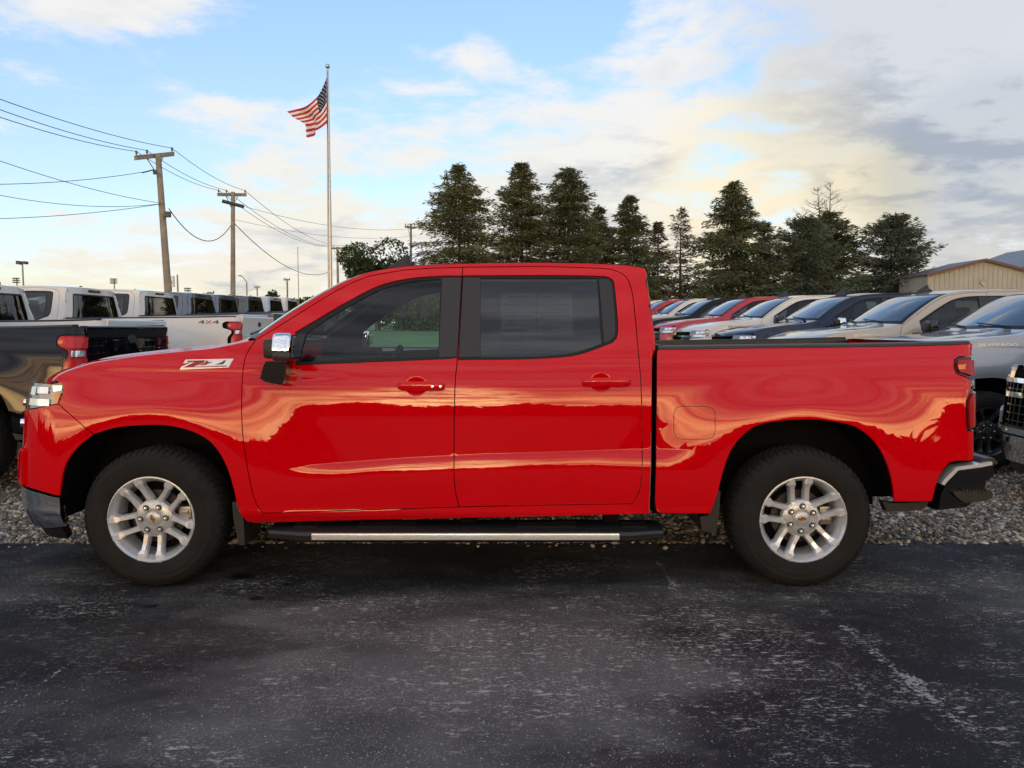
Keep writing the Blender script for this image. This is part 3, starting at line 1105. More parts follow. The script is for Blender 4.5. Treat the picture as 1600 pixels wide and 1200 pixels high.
    def hood(u, v):
        i = v * (NSEAM - 1)
        k = min(int(i), NSEAM - 2)
        p = sm[k] + (sm[k + 1] - sm[k]) * (i - k)
        t = 2 * u - 1
        w = -p[1] - 0.004
        a = abs(t)
        fwd = (1 - v) ** 2
        x = p[0] - 0.30 * fwd * (1 - a ** 2.6) - 0.16 * v ** 6 * (1 - a ** 2.4)
        dome = 0.012 * float(smooth01((0.62 - a) / 0.10)) * float(smooth01(v / 0.3))
        z = p[2] + 0.010 * (1 - a ** 4) + dome - 0.006 * (1 - a ** 2) * (1 - v) - 0.004 * float(smooth01((a - 0.97) / 0.03))
        return (x, t * w, z)
    hu, hv = 61, 50
    Vh = [hood(i / (hu - 1), j / (hv - 1)) for j in range(hv) for i in range(hu)]
    Fh = [(j * hu + i, j * hu + i + 1, (j + 1) * hu + i + 1, (j + 1) * hu + i) for j in range(hv - 1) for i in range(hu - 1)]
    # front lip down to the grille and lamps
    o = len(Vh)
    for kk, (dxx, dzz) in enumerate(((-0.018, -0.014), (-0.026, -0.036), (-0.022, -0.062))):
        for i in range(hu):
            x, y, z = Vh[i]
            Vh.append((x + dxx, y * (1 + 0.002 * kk), z + dzz))
    for kk in range(3):
        for i in range(hu - 1):
            a = i if kk == 0 else o + (kk - 1) * hu + i
            b = o + kk * hu + i
            Fh.append((b, b + 1, a + 1, a))
    hd = new_obj('hood', mesh_np('hood', Vh, Fh, True), T, paintm)
    # ---------- windshield, cowl, roof
    rl = loop([IP(ROOFLINE)], 0.03)
    rl3 = np.array([Mn(*p)[0] for p in rl] + [Mn(*inv(1004, 418))[0]])
    dd = np.r_[0, np.cumsum(np.linalg.norm(np.diff(rl3, axis=0), axis=1))]
    jh = np.argmin(abs(np.array([proj_local(p)[0] for p in rl3]) - 588))
    dh = dd[jh]

    def rp(d):
        return np.array([np.interp(d, dd, rl3[:, i]) for i in range(3)])

    def wind(u, v):
        p = rp(v * dh)
        t = 2 * u - 1
        b = 0.20 - 0.04 * v
        return (p[0] - b * (1 - abs(t) ** 2.3), t * (-p[1] - 0.004), p[2] + 0.004 * (1 - t * t) - 0.004)
    grid_surf('windshield', wind, 25, 16, 'glass_windshield', T)
    bt_ = MB()
    for u0, u1, v0, v1 in ((0, 0.035, 0, 1), (0.965, 1, 0, 1), (0.035, 0.965, 0.0, 0.06), (0.035, 0.965, 0.93, 1.0)):
        nn = 20
        vs_ = []
        for i in range(nn + 1):
            for j in range(3):
                if u1 - u0 > 0.5:
                    q = wind(u0 + (u1 - u0) * i / nn, v0 + (v1 - v0) * j / 2)
                else:
                    q = wind(u0 + (u1 - u0) * j / 2, v0 + (v1 - v0) * i / nn)
                vs_.append((q[0] - 0.002, q[1], q[2] + 0.002))
        fs_ = [(i * 3 + j, i * 3 + j + 1, (i + 1) * 3 + j + 1, (i + 1) * 3 + j) for i in range(nn) for j in range(2)]
        bt_.add(vs_, fs_)
    bt_.build('windshield_border', 'trim_black', T, smooth=True)

    def cowl(u, v):
        a = hood(u, 1.0)
        b = wind(u, 0.0)
        t = v
        return (a[0] + (b[0] + 0.10 - a[0]) * t, a[1] + (b[1] - a[1]) * t, a[2] - 0.012 + (b[2] - 0.03 - a[2] + 0.012) * t - 0.03 * math.sin(PI * t))
    grid_surf('cowl', cowl, 25, 5, 'black_plastic', T)
    wp = MB()
    for yy in (-0.55, 0.12):
        pts = []
        for k in range(8):
            u = 0.5 + (yy + k * 0.075) / 1.7
            q = wind(min(max(u, 0.02), 0.98), 0.02 + 0.012 * k)
            pts.append((q[0] - 0.012, q[1], q[2] + 0.012))
        wp.tube(pts, 0.008, 6)
    wp.build('wiper', 'trim_black', T)
    dr = dd[-1]

    def roof(u, v):
        t = 2 * u - 1
        dl = dh + (dr - dh) * v
        p = rp(dl)
        a = abs(t)
        bow = (0.16 * (1 - a ** 2.3)) * (1 - v) ** 2
        xr = p[0] - bow + 0.015 * (1 - a ** 3) * v ** 4
        z = p[2] + 0.030 * (1 - a ** 2.2) * float(smooth01(v / 0.25 + 0.15)) * (1 - 0.25 * v ** 8)
        return (xr, t * (-p[1]), z)
    grid_surf('roof', roof, 41, 40, paintm, T)
    # rear wall of the cab with its window
    CR = [p for p in loop([IP(CABREAR)], 0.02)]
    cr3 = np.array([Mn(*p)[0] for p in CR])
    zz_, xx_, ww_ = cr3[:, 2], cr3[:, 0], -cr3[:, 1]
    order = np.argsort(zz_)
    zz_, xx_, ww_ = zz_[order], xx_[order], ww_[order]
    ztop = rp(dr)[2]

    def rear(y, z, off=0.0):
        y = np.asarray(y, float)
        z = np.asarray(z, float)
        xe = np.interp(z, zz_, np.convolve(np.pad(xx_, 4, 'edge'), np.ones(9) / 9, 'valid'))
        we = np.interp(z, zz_, ww_)
        a = np.clip(np.abs(y) / we, 0, 1)
        x = xe + 0.035 * (1 - a ** 6) + off
        p = np.stack([x, y, z], -1)
        n = np.zeros_like(p)
        n[..., 0] = 0.97
        n[..., 1] = np.sign(y) * a ** 5 * 0.5
        n[..., 2] = 0.12
        n /= np.linalg.norm(n, axis=-1, keepdims=True)
        return p, n
    w_at = lambda z: float(np.interp(z, zz_, ww_))
    zs = np.linspace(0.9, ztop - 0.004, 14)
    zroof = lambda y: ztop - 0.004 + 0.022 * (1 - (abs(y) / w_at(ztop)) ** 2.2)
    top = [(y, zroof(y)) for y in np.linspace(w_at(ztop), -w_at(ztop), 20)]
    outl = [np.array([w_at(z) * 1.0, z]) for z in zs] + [np.array(t) for t in top[1:-1]] + [np.array([-w_at(z), z]) for z in zs[::-1]]
    wz0, wz1 = 1.37, 1.775
    hw0, hw1 = 0.70, 0.62
    rw = loop([[(-hw0, wz0 + 0.03), (-hw0 + 0.01, wz0 + 0.006), (-hw0 + 0.04, wz0)], [(-hw0 + 0.04, wz0), (hw0 - 0.04, wz0)], [(hw0 - 0.04, wz0), (hw0 - 0.01, wz0 + 0.006), (hw0, wz0 + 0.03)], [(hw0, wz0 + 0.03), (hw1, wz1 - 0.03)],
               [(hw1, wz1 - 0.03), (hw1 - 0.012, wz1 - 0.008), (hw1 - 0.04, wz1)], [(hw1 - 0.04, wz1), (-hw1 + 0.04, wz1)], [(-hw1 + 0.04, wz1), (-hw1 + 0.012, wz1 - 0.008), (-hw1, wz1 - 0.03)], [(-hw1, wz1 - 0.03), (-hw0, wz0 + 0.03)]], 0.03)
    V, F, NN = sheet(np.array(outl), [rw], flange=0.0, grid=0.05, shrink=0.0, fn=rear)
    cabr = new_obj('cab_rear_wall', mesh_np('cab_rear_wall', V, F, normals=NN), T, paintm)
    V, F, NN = sheet(rw, flange=0.0, grid=0.06, shrink=0.0, fn=lambda a, b, o=0: rear(a, b, -0.012))
    new_obj('rear_window', mesh_np('rear_window', V, F, normals=NN), T, 'glass_rear')
    V, F, NN = sheet(rw, [shrink_poly(rw, 0.02)], flange=0.012, grid=0.06, shrink=0.0, fn=lambda a, b, o=0: rear(a, b, 0.003))
    new_obj('rear_window_seal', mesh_np('rear_window_seal', V, F, normals=NN), T, 'trim_black')
    cm = MB()
    xq = float(rear(0.0, 1.82)[0][0])
    cm.box(xq - 0.02, xq + 0.02, -0.17, 0.17, 1.815, 1.85, ch=0.008)
    ch_ = cm.build('brake_light_housing', 'trim_black', T)
    cm = MB()
    cm.box(xq + 0.019, xq + 0.025, -0.07, 0.07, 1.822, 1.843)
    cm.build('brake_light_lens', 'lens_red', T)
    # ---------- windows of the doors
    for nm, dlo, gl, gm, dpair in (('front', DLO_F, GLASS_F, 'glass_clear', doors_f), ('rear', DLO_R, GLASS_R, 'glass_privacy', doors_r)):
        g = SEG(gl)
        d = SEG(dlo)
        pair('window_glass', sheet(g, off=-0.012, flange=0.0, grid=0.05, shrink=-0.006), gm, dpair)
        pair('window_trim', sheet(d, [g], off=-0.006, flange=0.014, grid=0.03, shrink=0.0008), 'trim_black', dpair)
    apf = SEG([[(691, 433.5), (720.9, 433.5)], [(720.9, 433.5), (714.2, 557)], [(714.2, 557), (685.5, 558)], [(685.5, 558), (691, 433.5)]])
    pair('pillar_applique', sheet(apf, off=-0.002, flange=0.01, grid=0.04, shrink=0.0), 'pillar_black', doors_f)
    apr = SEG([[(723.7, 433.5), (750.5, 433.5)], [(750.5, 433.5), (750.5, 557)], [(750.5, 557), (717, 558)], [(717, 558), (723.7, 433.5)]])
    pair('pillar_applique', sheet(apr, off=-0.002, flange=0.01, grid=0.04, shrink=0.0), 'pillar_black', doors_r)
    qg = SEG([[(936, 436), (952, 437), (957, 452), (961, 500)], [(961, 500), (961, 522), (955, 531), (944, 535.5)], [(944, 535.5), (936, 436)]])
    pair('quarter_trim', sheet(qg, off=-0.003, flange=0.01, grid=0.04, shrink=0.0), 'pillar_black', doors_r)
    sail = SEG([[(459.5, 522), (478, 521)], [(478, 521), (466, 563)], [(466, 563), (463.5, 567)], [(463.5, 567), (459.5, 522)]])
    pair('mirror_sail', sheet(sail, off=-0.003, flange=0.01, grid=0.03, shrink=0.0), 'black_plastic', doors_f)
    # door handles: pull bar over a dished pocket
    for dpair, x0, x1, yc, keyed in ((doors_f, 622, 695, 604, True), (doors_r, 909, 985, 598, False)):
        a, b = inv(x0, yc), inv(x1, yc)
        cxx, czz = (a[0] + b[0]) / 2, (a[1] + b[1]) / 2
        hl_ = (b[0] - a[0]) / 2
        pock = [(cxx - 0.03 + 0.066 * math.cos(t), czz + 0.002 + 0.058 * math.sin(t)) for t in np.linspace(0, 2 * PI, 28, endpoint=False)]

        def dish(s, z, off=0.0, cx=cxx - 0.03, cz=czz + 0.002):
            p, n = Mn(s, z, 0.0)
            r = np.clip(((s - cx) / 0.066) ** 2 + ((z - cz) / 0.058) ** 2, 0, 1)
            p = p + n * (0.0008 - 0.0003 * (1 - r))[..., None]
            nn = n.copy()
            kk = 4 * (1 - r) * r ** 0.5
            nn[..., 2] -= (z - cz) / 0.058 * 0.38 * kk
            nn[..., 0] -= (s - cx) / 0.066 * 0.3 * kk
            nn /= np.linalg.norm(nn, axis=-1, keepdims=True)
            return p, nn
        pair('handle_pocket', sheet(np.array(pock), flange=0.0, grid=0.008, shrink=0.0, fn=dish), paintm, dpair)
        nst = 22
        V, F = [], []
        for i in range(nst + 1):
            t = -1 + 2 * i / nst
            s = cxx + t * hl_
            rise = 0.026 * (1 - abs(t) ** 5) + 0.004
            hh = 0.028 * (1 - abs(t) ** 6 * 0.45)
            pc, nc = Mn(s, czz, 0.0)
            upv = np.array([0, 0, 1.0])
            for q in range(10):
                an = 2 * PI * q / 10
                V.append(pc + nc * (rise + 0.008 * math.cos(an)) + upv * hh * math.sin(an) * (1.0))
        for i in range(nst):
            for q in range(10):
                q2 = (q + 1) % 10
                F.append((i * 10 + q, i * 10 + q2, (i + 1) * 10 + q2, (i + 1) * 10 + q))
        F += [tuple(range(10)), tuple(range(nst * 10, nst * 10 + 10))]
        mb = MB()
        mb.add(V, F)
        hp = pair_mb('door_handle', mb, paintm, dpair, auto=R(50))
        if keyed:
            kb = MB()
            for f in (0.50, 0.84):
                kb = MB()
                p, n_ = Mn(cxx + f * hl_, czz, 0.0)
                kb.lathe([(0.0, -0.0025), (0.0085, -0.0015), (0.0095, 0.004)], 16, center=(p[0], p[1] - 0.0385, p[2]))
                pair_mb('lock_cylinder', kb, 'chrome', dpair, both=False)
    # mirrors
    mi = MB()
    ax, az = inv_w(438, 548, 1.10)
    for side in (1,):
        x0, z0 = inv_w(427, 563, 1.12)
        x1, z1 = inv_w(459, 522, 1.12)
        zsp = inv_w(430, 549, 1.13)[1]
        mi.box(x0 + 0.02, x1 + 0.008, -1.222, -1.02, z0, zsp + 0.004, ch=0.02)
        mi.box(x0 - 0.035, x0 + 0.05, -1.20, -1.05, z0 + 0.012, z1 - 0.025, ch=0.022)
    mirr = pair_mb('side_mirror', mi, 'black_plastic', doors_f)
    ft = MB()
    fx0, fz0 = inv_w(409, 598, 0.99)
    fx1, fz1 = inv_w(450, 566, 0.99)
    p = [inv_w(*q, 0.99) for q in ((411, 590), (416, 572), (420, 564), (452, 564), (451, 583), (446, 599), (440, 600), (418, 595))]
    ft.prism(p, -1.045, -0.90)
    pair_mb('mirror_foot', ft, 'gloss_black', doors_f)
    cp = MB()
    cx0, cz0 = inv_w(430, 549, 1.13)
    cx1, cz1 = inv_w(456.5, 521.5, 1.13)
    cp.box(x0 + 0.018, x1 + 0.004, -1.228, -1.03, cz0 + 0.001, cz1 + 0.004, ch=0.022)
    zmid = (cz0 + cz1) / 2
    cp.v = [(v[0], v[1] + (0.30 * (v[2] - cz0) + 2.2 * max(0, v[2] - zmid) ** 2 if v[1] < -1.13 else 0), v[2]) for v in cp.v]
    pair_mb('mirror_cap', cp, 'chrome', doors_f, auto=R(60))
    mg = MB()
    mg.box(x1 + 0.010, x1 + 0.014, -1.205, -1.04, z0 + 0.02, z1 - 0.02)
    pair_mb('mirror_glass', mg, 'chrome', doors_f)
    # badge on the front fender: outlined "Z71"
    def bp(u, v):
        # u, v in the badge crop (1600x873 over 110x60 photo pixels)
        return inv(270 + u * 110 / 1600, 540 + v * 60 / 873)

    def decal(name, segs, holes, m, off, par, step=0.004):
        o_ = loop([[bp(*a) for a in s] for s in segs], step)
        hs_ = [loop([[bp(*a) for a in s] for s in h], step) for h in holes]
        pair(name, sheet(o_, hs_, off=off, flange=0.002, grid=0.012, shrink=0.0), m, par, both=False)

    def poly(pts):
        return [[pts[i], pts[(i + 1) % len(pts)]] for i in range(len(pts))]
    fp = [o for o in T.children if o.name.startswith('front_fender')][0]
    decal('badge', poly([(160, 545), (205, 478), (405, 392), (240, 405), (295, 320), (1385, 300), (1270, 500)]), [], 'badge_white', 0.0025, fp)
    decal('badge_letter', poly([(240, 500), (500, 375), (320, 385), (350, 345), (745, 335), (705, 395), (475, 480), (1240, 455), (1228, 480)]), [], 'badge_red', 0.0035, fp)
    decal('badge_letter', poly([(590, 452), (735, 388), (760, 345), (810, 345), (760, 440)]), [], 'badge_red', 0.0037, fp)
    decal('badge_letter', poly([(960, 440), (1140, 370), (1160, 340), (1215, 340), (1185, 385), (1140, 425)]), [], 'badge_dark', 0.0037, fp)
    decal('badge_letter', poly([(800, 375), (905, 372), (760, 432), (770, 395)]), [], 'badge_dark', 0.0037, fp)
    # ---------- rear: tailgate, bed, rails
    zt_ = z_top
    xg = 2.925
    tg = MB()
    wg = 0.775
    prof = [(xg - 0.06, zt_ + 0.006), (xg - 0.008, zt_ + 0.008), (xg + 0.012, zt_ - 0.002), (xg + 0.014, zt_ - 0.035), (xg - 0.002, zt_ - 0.075), (xg, zt_ - 0.12), (xg, zt_ - 0.30), (xg - 0.010, zt_ - 0.31), (xg - 0.010, zt_ - 0.46), (xg + 0.002, zt_ - 0.475), (xg, 0.78), (xg - 0.05, 0.765)]
    V, F = [], []
    ny = 24
    for j in range(ny + 1):
        y = -wg + 2 * wg * j / ny
        for (x, z) in prof:
            V.append((x + 0.012 * (1 - (y / wg) ** 2), y, z))
    n = len(prof)
    for j in range(ny):
        for i in range(n - 1):
            F.append((j * n + i, j * n + i + 1, (j + 1) * n + i + 1, (j + 1) * n + i))
    F += [tuple(range(n)), tuple(reversed(range(ny * n, ny * n + n)))]
    tg.add(V, F)
    tgo = tg.build('tailgate', paintm, T, auto=R(28))
    th = MB()
    th.lathe([(0.0, 0.0), (0.9, 0.0), (1.0, 0.012), (1.02, 0.03)], 24, axis='z')
    th.v = [(xg + 0.016 - v[2] * 0.5, v[0] * 0.085, zt_ - 0.115 + v[1] * 0.042) for v in th.v]
    th.build('tailgate_handle', 'black_plastic', tgo, auto=R(40))
    rc = MB()
    xa, xb = bs_top[0][0] + 0.005, 2.86
    nx = 16
    wfn = lambda x: float(W(np.array(min(x, 2.8)), np.array(zt_)))
    V, F = [], []
    for i in range(nx + 1):
        x = xa + (xb - xa) * i / nx
        zb_ = float(np.interp(x, [b[0] for b in bs_top], [b[1] for b in bs_top]))
        wv = wfn(x) * (1.0 if x < 2.78 else 0.985)
        for dy, dz in ((0.004, 0.000), (0.001, 0.014), (-0.02, 0.020), (-0.09, 0.020), (-0.105, 0.008), (-0.105, -0.04)):
            V.append((x, -(wv + dy), zb_ + dz))
    for i in range(nx):
        for k in range(5):
            F.append((i * 6 + k, i * 6 + k + 1, (i + 1) * 6 + k + 1, (i + 1) * 6 + k))
    F += [tuple(range(6)), tuple(reversed(range(nx * 6, nx * 6 + 6)))]
    rc.add(V, F)
    pair_mb('bed_rail_cap', rc, 'black_plastic', T)
    bb = MB()
    bb.box(1.06, 2.88, -0.80, -0.775, 1.0, zt_ - 0.01)
    bb.box(1.06, 2.88, 0.775, 0.80, 1.0, zt_ - 0.01)
    bb.box(1.06, 2.88, -0.775, 0.775, 0.995, 1.01)
    bb.box(1.045, 1.075, -0.86, 0.86, 0.55, zt_ - 0.005)
    bb.build('bed_liner', 'black_plastic', T)
    # rear bumper
    rb = MB()
    bpoly = [inv_w(*q, 0.93) for q in ((1457, 795), (1461, 770), (1471, 750), (1492, 729), (1528, 724), (1546, 722), (1544, 742), (1533, 748), (1531, 768), (1500, 790))]
    V, F = [], []
    n = len(bpoly)
    ys = [-0.975, -0.955, -0.92, -0.86, -0.70, 0.70, 0.86, 0.92, 0.955, 0.975]
    sh = [0.055, 0.022, 0.008, 0.0, 0, 0, 0, 0.008, 0.022, 0.055]
    for y, s_ in zip(ys, sh):
        for (x, z) in bpoly:
            V.append((min(x, 3.05 - s_ * 1.2) if x > 2.9 else x + s_ * 0.2, y, z + (0.55 - z) * s_ * 0.4))
    for j in range(len(ys) - 1):
        for i in range(n):
            F.append((j * n + i, j * n + (i + 1) % n, (j + 1) * n + (i + 1) % n, (j + 1) * n + i))
    F += [tuple(range(n)), tuple(reversed(range((len(ys) - 1) * n, len(ys) * n)))]
    rb.add(V, F)
    rbo = rb.build('rear_bumper', 'gloss_black', T, auto=R(30))
    ctop = MB()
    pts = [inv_w(*q, 0.96) for q in ((1467, 755), (1472.5, 747), (1491.5, 728.5), (1528, 723.5), (1546.5, 720.5), (1546.5, 725.5), (1528, 729), (1494, 733.5), (1477, 750.5), (1472, 757))]
    ctop.prism(pts, -0.985, -0.90)
    pair_mb('bumper_trim', ctop, 'alloy_machined', rbo)
    cap_ = MB()
    pts = [inv_w(*q, 0.9) for q in ((1522, 718.5), (1528, 713), (1543, 713), (1549, 719), (1548, 722.5), (1528, 724.5))]
    cap_.prism(pts, -0.96, 0.96)
    cap_.build('bumper_top_pad', 'black_plastic', rbo)
    stp = MB()
    pts = [inv_w(*q, 0.97) for q in ((1484, 767), (1497, 765), (1543, 764), (1547, 770), (1546, 776), (1536, 781), (1503, 784), (1490, 775))]
    stp.prism(pts, -1.0, -0.82)
    steps = pair_mb('corner_step', stp, 'black_plastic', rbo)
    rg = MB()
    for k in range(8):
        x, z = inv_w(1503 + k * 5, 765, 0.99)
        rg.box(x, x + 0.008, -1.004, -0.93, z - 0.018, z + 0.006)
    pair_mb('step_grip', rg, 'black_plastic', rbo)
    lp = MB()
    pts = [inv_w(*q, 0.95) for q in ((1378, 783), (1397, 786), (1450, 784), (1447, 792), (1437, 797), (1385, 799))]
    lp.prism(pts, -0.955, -0.90)
    pair_mb('lower_bed_trim', lp, 'black_plastic', T)
    # ---------- underbody, wheel wells
    ub = MB()
    ub.box(-1.33, 1.20, -0.86, 0.86, 0.40, 0.60)
    ub.box(-2.62, 2.85, -0.58, -0.46, 0.44, 0.62)
    ub.box(-2.62, 2.85, 0.46, 0.58, 0.44, 0.62)
    ub.box(-2.5, -1.3, -0.46, 0.46, 0.50, 1.15)
    ub.box(1.2, 2.86, -0.60, 0.60, 0.62, 0.77)
    ub.box(2.45, 2.88, -0.90, 0.90, 0.50, 0.76)
    ub.box(-2.68, -2.46, -0.75, 0.75, 0.38, 1.1)
    ub.build('underbody', 'well_black', T)
    ax_ = MB()
    ax_.tube([(WB, -0.80, 0.40), (WB, 0.80, 0.40)], 0.055, 10)
    ax_.lathe([(0.0, -0.14), (0.10, -0.10), (0.15, 0.0), (0.10, 0.10), (0.0, 0.14)], 14, center=(WB, 0, 0.40))
    ax_.tube([(WB - 0.65, -0.52, 0.52), (WB, -0.52, 0.34), (WB + 0.6, -0.52, 0.52)], 0.03, 6)
    ax_.tube([(WB - 0.65, 0.52, 0.52), (WB, 0.52, 0.34), (WB + 0.6, 0.52, 0.52)], 0.03, 6)
    ax_.build('axle', 'well_black', T)
    ax_ = MB()
    ax_.tube([(-WB, -0.80, 0.40), (-WB, 0.80, 0.40)], 0.035, 8)
    ax_.build('axle', 'well_black', T)
    for wx, rr in ((-WB, 0.60), (WB, 0.60)):
        wl = MB()
        V, F = [], []
        nn = 20
        for k in range(nn + 1):
            a = (PI * 1.06 * k / nn - 0.04 * PI) if wx < 0 else (PI * 0.86 * k / nn + 0.10 * PI)
            rad = rr * (0.93 if wx < 0 else 0.96)
            c, s_ = math.cos(a), math.sin(a)
            for w_ in (0.985, 0.60):
                V.append((wx + rad * c, -w_, 0.42 + rad * s_))
        for k in range(nn):
            F.append((2 * k, 2 * k + 1, 2 * k + 3, 2 * k + 2))
        wl.add(V, F)
        wl.box(wx - 0.58, wx + 0.58, -0.62, -0.585, 0.40, 1.1)
        pair_mb('wheel_well', wl, 'well_black', T)
    # black inner shell that closes the panel gaps
    isl = loop([[(-1.30, 0.44), (0.98, 0.44)], [(0.98, 0.44), (0.98, 1.27)], [(0.98, 1.27), (-1.30, 1.27)], [(-1.30, 1.27), (-1.30, 0.44)]])
    pair('door_inner_panel', sheet(isl, off=-0.05, flange=0.0, grid=0.08), 'interior_dark', T)
    pair('door_lining', sheet(door_f, [hole_f], off=-0.022, flange=0.0, grid=0.08, shrink=-0.004), 'interior_dark', doors_f)
    pair('door_lining', sheet(door_r, [hole_r], off=-0.022, flange=0.0, grid=0.08, shrink=-0.004), 'interior_dark', doors_r)
    pair('frame_lining', sheet(cab, off=-0.022, flange=0.0, grid=0.08, shrink=-0.004), 'interior_grey', T)
    bl_ = loop([IP([(712.5, 437), (728, 437)]), IP([(728, 437), (722, 560)]), IP([(722, 560), (704, 560)]), IP([(704, 560), (712.5, 437)])], 0.03)
    pair('inner_pillar', sheet(bl_, off=-0.045, flange=0.04, grid=0.06, shrink=0), 'interior_dark', T)
    fl = MB()
    fl.box(-1.32, -1.28, -0.90, 0.90, 0.5, 1.28)
    fl.box(-1.28, 0.95, -0.88, 0.88, 0.60, 0.66)
    fl.build('cab_floor', 'interior_dark', T)
    # headliner under the roof
    grid_surf('headliner', lambda u, v: tuple(np.array(roof(0.04 + 0.92 * u, 0.02 + 0.96 * v)) - np.array((0, 0, 0.035))), 9, 9, 'interior_grey', T)
    # dashboard, wheel, seats
    db = MB()
    db.box(-1.28, -0.78, -0.80, 0.80, 0.95, 1.26, ch=0.05)
    db.box(-0.95, -0.72, -0.16, 0.16, 1.12, 1.36, ch=0.03)
    db.build('dashboard', 'interior_dark', T, auto=R(40))
    stw = MB()
    pts = []
    for k in range(25):
        t = 2 * PI * k / 24
        pts.append((-0.58 + 0.06 * math.sin(t), -0.40 + 0.185 * math.cos(t), 1.20 + 0.175 * math.sin(t)))
    stw.tube(pts, 0.016, 8, cap=False)
    stw.tube([(-0.60, -0.57, 1.20), (-0.60, -0.23, 1.20)], 0.018, 8)
    stw.tube([(-0.58, -0.40, 1.20), (-0.85, -0.40, 1.12)], 0.03, 8)
    stw.build('steering_wheel', 'interior_dark', T, auto=R(40))
    for sx, sy in ((-0.02, -0.40), (-0.02, 0.40)):
        se = MB()
        se.box(sx - 0.42, sx + 0.12, sy - 0.26, sy + 0.26, 0.70, 0.92, ch=0.05)
        se.box(-0.06, 0.08, -0.25, 0.25, 0.0, 0.66, ch=0.05)
        nb = 0
        # lean the backrest
        k0 = len(se.v) - 0
        half = len(se.v) // 2
        se.v = se.v[:half] + [(sx + 0.06 + v[0] + v[2] * 0.28, sy + v[1] * (1 - 0.18 * v[2]), 0.86 + v[2]) for v in se.v[half:]]
        so = se.build('seat', 'interior_dark', T, auto=R(40))
        hr = MB()
        hr.box(sx + 0.21, sx + 0.31, sy - 0.14, sy + 0.14, 1.50, 1.68, ch=0.04)
        hr.tube([(sx + 0.25, sy - 0.06, 1.45), (sx + 0.26, sy - 0.06, 1.55)], 0.008, 6)
        hr.tube([(sx + 0.25, sy + 0.06, 1.45), (sx + 0.26, sy + 0.06, 1.55)], 0.008, 6)
        hr.build('headrest', 'interior_dark', so, auto=R(40))
    rs = MB()
    rs.box(0.35, 0.85, -0.72, 0.72, 0.72, 0.92, ch=0.05)
    rs.box(0.80, 0.93, -0.72, 0.72, 0.90, 1.44, ch=0.05)
    rs.build('rear_bench', 'interior_dark', T, auto=R(40))
    rm = MB()
    rm.box(-0.70, -0.66, -0.13, 0.13, 1.66, 1.74, ch=0.012)
    rm.tube([(-0.70, 0, 1.70), (-0.80, 0, 1.78)], 0.01, 6)
    rm.build('rearview_mirror', 'interior_dark', T)
    # side steps
    st = MB()
    xs0, _ = inv_w(420, 838, 1.0)
    xs1, _ = inv_w(1037, 826, 1.0)
    zst = 0.318
    nst = 24
    V, F = [], []
    sec = [(0.80, 0.030), (1.00, 0.032), (1.045, 0.018), (1.055, 0.0), (1.05, -0.03), (1.02, -0.045), (0.80, -0.04)]
    for i in range(nst + 1):
        t = i / nst
        x = xs0 + (xs1 - xs0) * t
        e = min(t, 1 - t) * (xs1 - xs0)
        k = 1 - 0.55 * (1 - float(smooth01(e / 0.22)))
        for w_, dz in sec:
            V.append((x, -(0.80 + (w_ - 0.80) * (0.62 + 0.38 * k)), zst + dz * (0.75 + 0.25 * k)))
    n = len(sec)
    for i in range(nst):
        for q in range(n):
            F.append((i * n + q, i * n + (q + 1) % n, (i + 1) * n + (q + 1) % n, (i + 1) * n + q))
    F += [tuple(range(n)), tuple(reversed(range(nst * n, nst * n + n)))]
    st.add(V, F)
    sto = pair_mb('side_step', st, 'black_plastic', T, auto=R(28))
    ct = MB()
    xa, _ = inv_w(487, 845, 1.05)
    xb, _ = inv_w(968, 836, 1.05)
    ct.box(xa, xb, -1.0585, -1.03, zst - 0.024, zst + 0.014, ch=0.006)
    pair_mb('step_trim', ct, 'alloy_machined', sto)
    for fa_, fb_ in ((0.06, 0.12), (0.22, 0.37), (0.63, 0.78), (0.90, 0.96)):
        tr = MB()
        for k in range(4):
            tr.box(xs0 + (xs1 - xs0) * fa_, xs0 + (xs1 - xs0) * fb_, -0.98 + k * 0.035, -0.965 + k * 0.035, zst + 0.029, zst + 0.036)
        pair_mb('step_tread', tr, 'trim_black', sto)
    bk = MB()
    for x in (xs0 + 0.28, (xs0 + xs1) / 2, xs1 - 0.28):
        bk = MB()
        bk.box(x - 0.04, x + 0.04, -0.86, -0.72, 0.29, 0.42)
        pair_mb('step_bracket', bk, 'well_black', sto)
    # mud flaps
    for q in (((365, 783), (379, 783), (383, 812), (385, 850), (376, 850), (367, 808)), ((1112, 766), (1124, 766), (1122, 800), (1116, 833), (1095, 827), (1092, 806), (1107, 803))):
        mf = MB()
        mf.prism([inv_w(*a, 0.96) for a in q], -0.985, -0.72)
        pair_mb('mud_flap', mf, 'black_plastic', T)
    # roof antenna
    an = MB()
    p0 = roof(0.5, 0.06)
    prof = [(-0.03, 0.0), (0.0, 0.045), (0.06, 0.085), (0.115, 0.125), (0.15, 0.125), (0.155, 0.075), (0.20, 0.06), (0.215, 0.0)]
    V, F = [], []
    for k, (dx_, h_) in enumerate(prof):
        hw_ = 0.035 * (1 - 0.5 * h_ / 0.125)
        V += [(p0[0] + dx_, -0.038, p0[2] - 0.01), (p0[0] + dx_, -hw_ * 0.5, p0[2] + h_), (p0[0] + dx_, hw_ * 0.5, p0[2] + h_), (p0[0] + dx_, 0.038, p0[2] - 0.01)]
    for k in range(len(prof) - 1):
        for q in range(3):
            F.append((k * 4 + q, k * 4 + q + 1, (k + 1) * 4 + q + 1, (k + 1) * 4 + q))
    an.add(V, F)
    an.build('roof_antenna', 'black_plastic', T, auto=R(50))
    # wheels
    add_wheel(T, -WB, -1, R(4) + PI)
    add_wheel(T, WB, -1, R(-5))
    add_wheel(T, -WB, 1, R(20))
    add_wheel(T, WB, 1, R(50))
